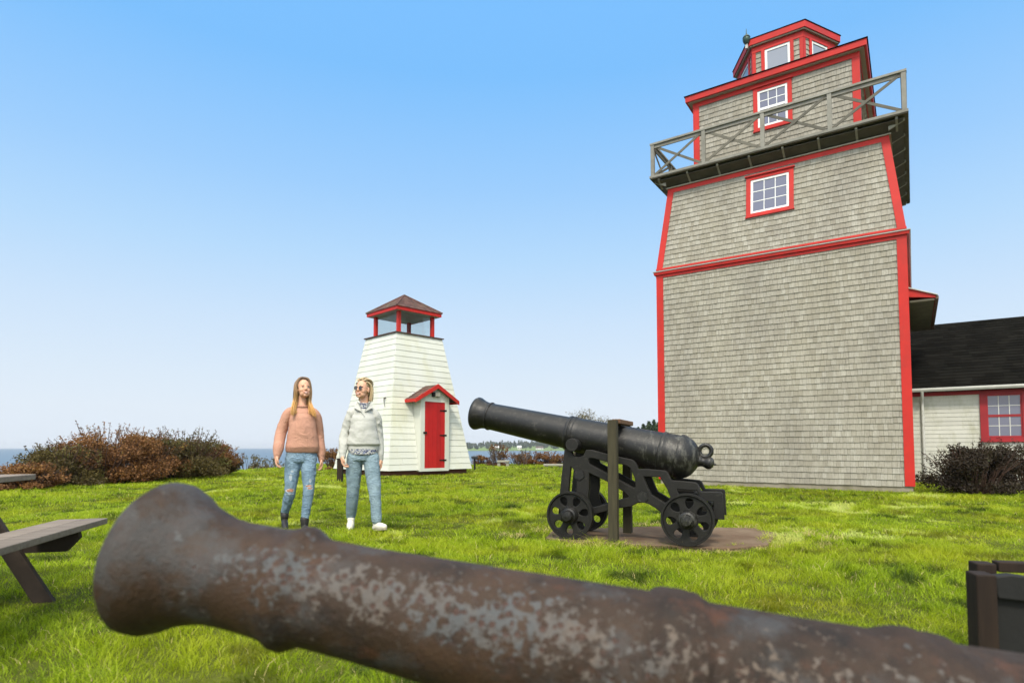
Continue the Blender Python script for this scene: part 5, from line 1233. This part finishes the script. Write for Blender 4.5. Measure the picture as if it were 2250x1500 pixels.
def woman_two():
    X, Y = -1.672, 6.72
    t = empty('person', (X, Y, gz(X, Y)), R(14), 'walking woman with short blond hair, round sunglasses, pale sweatshirt, faded jeans and cream shoes', 'person')
    H = Matrix.Translation((-.010, -.01, 1.580)) @ Matrix.Rotation(R(-34), 4, 'Z') @ Matrix.Rotation(R(-5), 4, 'X')
    cl = Clay(); head(cl, H)
    cl.limb([(.005, .018, 1.54), (.008, .014, 1.45), (.006, .012, 1.37)], [.047, .046, .056])
    cl.stack([(0, .01, .82, .12, .07), (0, .01, 1.05, .12, .08), (0, .01, 1.24, .12, .08), (0, .01, 1.32, .095, .06), (0, .01, 1.38, .055, .045)])
    cl.limb([(-.12, .01, 1.30), (-.196, .03, 1.09), (-.218, -.05, .85)], [.042, .034, .024]); cl.limb([(.115, .01, 1.30), (.174, .05, 1.09), (.190, .02, .82)], [.042, .034, .024])
    hand(cl, (-.220, -.058, .835), (.02, -.16, -1), (.1, -1, 0), (1, 0, 0), 1.04, .62); hand(cl, (.195, .015, .79), (.08, -.02, -1), (.15, -1, 0), (-1, 0, 0), 1.0, .6)
    for P, r_ in (([(-.082, .01, .78), (-.103, .05, .45), (-.113, .10, .30), (-.121, .17, .14)], [.065, .048, .040, .03]), ([(.080, -.01, .78), (.130, -.10, .45), (.143, -.13, .30), (.154, -.155, .12)], [.065, .048, .040, .03])): cl.limb(P, r_)
    cl.fuse('body', M['skin'], t, .0042, 2)
    face(t, H, True)
    # sunglasses
    sg = MB()
    for s in (-1, 1):
        T = H @ Matrix.Translation((s*.029, -.094, .002)) @ Matrix.Rotation(R(90), 4, 'X') @ Matrix.Rotation(R(s*-8), 4, 'Y')
        sg.lathe([(.021, -.0012), (.0235, -.0012), (.0235, .0012), (.021, .0012)], 28, T, closed=True)
        sg.tube([(s*.050, -.088, .006), (s*.068, -.06, .006), (s*.076, .01, .004)], .0013, 6, None, H)
    sg.tube([(-.009, -.096, .006), (0, -.100, .009), (.009, -.096, .006)], .0013, 6, None, H); g_ = sg.build('sunglasses', M['wire'], t, smooth=60)
    for s in (-1, 1):
        T = H @ Matrix.Translation((s*.029, -.094, .002)) @ Matrix.Rotation(R(90), 4, 'X') @ Matrix.Rotation(R(s*-8), 4, 'Y')
        m = MB(); m.lathe([(0, -.001), (.0215, -.0005), (.0215, .0005), (0, .001)], 28, T); m.build('lens', M['lens'], g_, smooth=60)
    # sweatshirt
    cl = Clay()
    cl.stack([(.003, 0, .900, .168, .118), (.003, 0, .945, .170, .118), (.003, -.005, .965, .190, .135), (.0, -.008, 1.02, .174, .134), (0, -.010, 1.14, .150, .130), (0, -.007, 1.24, .144, .118), (0, .002, 1.315, .120, .088), (0, .010, 1.365, .082, .066), (0, .012, 1.395, .066, .058)])
    sl = [Clay(), Clay()]
    sl[0].limb([(-.080, .006, 1.335), (-.140, .008, 1.282), (-.196, .03, 1.09), (-.212, -.015, .95), (-.217, -.045, .875)], [.046, .058, .052, .053, .044]); sl[0].limb([(-.217, -.045, .872), (-.219, -.055, .825)], [.040, .036])
    sl[1].limb([(.078, .006, 1.335), (.134, .008, 1.280), (.174, .05, 1.09), (.182, .035, .93), (.188, .025, .845)], [.046, .057, .050, .050, .042]); sl[1].limb([(.188, .025, .842), (.192, .02, .79)], [.038, .034])
    o = cl.fuse('sweatshirt', M['cream'], t, .006, 3, folds(.013, 5, 9, 5))
    for q, s_ in enumerate(sl): s_.fuse('sleeve', M['cream'], o, .0055, 3, folds(.012, 7, 13, 14+q))
    # turned-down collar with a short open placket
    m = MB()
    for s in (-1, 1):
        m.add([(s*.010, -.092, 1.318), (s*.050, -.060, 1.425), (s*.072, .0, 1.440), (s*.105, -.035, 1.368), (s*.078, -.100, 1.358)], [(0, 1, 2, 3), (0, 3, 4)]) 
    c_ = m.build('collar', M['cream'], o, recalc=False); sm = c_.modifiers.new('s', 'SOLIDIFY'); sm.thickness = .007
    m = MB(); m.tube([(-.035, -.094, 1.345), (-.008, -.112, 1.305), (.012, -.126, 1.27)], [.004, .005, .003], 6); m.build('placket', M['cream'], o, smooth=60)
    cl = Clay(); cl.stack([(.004, .010, 1.36, .085, .070), (.006, .010, 1.400, .064, .058), (.008, .010, 1.428, .058, .054)]); cl.fuse('blouse_collar', M['blouse'], t, .004, 1)
    cl = Clay(); cl.stack([(.003, 0, .93, .168, .115), (.003, -.002, .89, .166, .120), (.003, -.010, .855, .150, .118), (.003, -.016, .840, .10, .09)]); cl.fuse('blouse', M['blouse'], t, .005, 1, folds(.004, 9, 5, 2))
    # jeans
    cl = Clay()
    cl.stack([(0, .005, .95, .140, .098), (0, .005, .88, .158, .110), (0, .003, .82, .168, .113), (0, 0, .785, .165, .105)])
    cl.limb([(-.082, .01, .82), (-.096, .03, .64), (-.103, .05, .45), (-.113, .10, .30), (-.121, .165, .165)], [.094, .085, .070, .064, .055]); cl.limb([(-.121, .165, .165), (-.122, .17, .15)], [.052, .052])
    cl.limb([(.080, -.01, .82), (.108, -.05, .64), (.130, -.10, .45), (.143, -.13, .30), (.153, -.155, .155)], [.093, .083, .068, .062, .055]); cl.limb([(.153, -.155, .155), (.154, -.157, .14)], [.052, .052])
    cl.fuse('jeans', M['jeans2'], t, .0055, 3, folds(.010, 6, 11, 11))
    for sh, B in (((-.122, .175, .13), Matrix.Translation((-.120, .19, .035)) @ Matrix.Rotation(R(-4), 4, 'Z') @ Matrix.Rotation(R(14), 4, 'X')), ((.155, -.155, .13), Matrix.Translation((.150, -.135, .012)) @ Matrix.Rotation(R(30), 4, 'Z') @ Matrix.Rotation(R(-9), 4, 'X'))):
        cl = Clay(); cl.limb([sh, B @ Vector((0, -.02, .085)), B @ Vector((0, -.03, .06))], [.044, .042, .036]); cl.limb([(0, -.01, .050), (0, -.09, .046), (0, -.175, .036)], [.037, .041, .030], B); cl.ball((0, .002, .04), (.036, .042, .034), pre=B)
        o = cl.fuse('shoe', M['shoe'], t, .005, 2)
        P = [((.043-.004*math.sin(a))*math.cos(a), -.088-.122*math.sin(a)) for a in [2*PI*i/28 for i in range(28)]]
        m = MB(); m.add([(x, y, .0) for x, y in P]+[(x, y, .024) for x, y in P], [tuple(range(27, -1, -1)), tuple(range(28, 56))]+[(i, (i+1) % 28, (i+1) % 28+28, i+28) for i in range(28)], None, B); m.build('sole', M['sole'], o, bevel=.003)
        m = MB()
        for q in range(4): m.tube([B @ Vector((-.022, -.060-.022*q, .082-.006*q)), B @ Vector((0, -.064-.022*q, .090-.007*q)), B @ Vector((.022, -.060-.022*q, .082-.006*q))], .0032, 6)
        m.build('laces', M['white'], o, smooth=60)
    # hair swept back, ends hanging behind the ear
    cl = Clay(); cl.ball((0, .020, .034), (.079, .096, .090), pre=H, n=32); cl.ball((0, .060, -.015), (.060, .050, .070), pre=H)
    Hi = H.inverted()
    def front(p):
        q = Hi @ p; return (q.y < -.030 and q.z < .100-.3*abs(q.x)) or (abs(q.x) > .055 and q.y < .006 and q.z < .035)
    o = cl.fuse('hair', M['hair2'], t, .005, 2, None, front)
    def HP(pts): return [tuple(H @ Vector(p)) for p in pts]
    P = [(HP([(-.045, -.046, .092), (-.052, -.01, .118), (-.05, .06, .115), (-.03, .11, .05)]), 90, (.014, .006, .004)), (HP([(.0, -.052, .106), (.0, -.015, .128), (.0, .06, .125), (.0, .115, .06)]), 120, (.035, 0, 0)), (HP([(.045, -.046, .092), (.056, -.01, .114), (.055, .06, .10), (.04, .11, .04)]), 90, (.014, .006, .004)),
         (HP([(.064, -.030, .072), (.078, -.005, .070), (.083, .045, .030), (.078, .065, -.05), (.072, .060, -.125)]), 110, (.006, .024, 0)), (HP([(-.064, -.030, .072), (-.078, -.005, .070), (-.083, .045, .030), (-.078, .065, -.05), (-.070, .060, -.115)]), 110, (.006, .024, 0)),
         (HP([(.03, .09, .09), (.03, .115, .02), (.03, .105, -.06), (.03, .085, -.125)]), 90, (.045, 0, 0)), (HP([(-.03, .09, .09), (-.03, .115, .02), (-.03, .105, -.06), (-.03, .085, -.12)]), 90, (.045, 0, 0))]
    locks('strands', P, M['hair2'], o, .0030, 5, .005, 4)
    return t
woman_one(); woman_two()

# ---------------------------------------------------------------- sea haze
m = MB(); m.box(-3500, 3500, -200, 6000, SEA-3, 26)
t = NT('sea_haze'); t.t.nodes.remove(t.b); pv = t.n('ShaderNodeVolumePrincipled'); pv.inputs['Color'].default_value = (1, 1, 1, 1); pv.inputs['Density'].default_value = .00017; pv.inputs['Anisotropy'].default_value = .3
t.l(pv.outputs[0], t.out.inputs['Volume'])
tag(m.build('haze', t.m), 'thin pale sea haze fading the far shore', 'haze', kind='stuff')
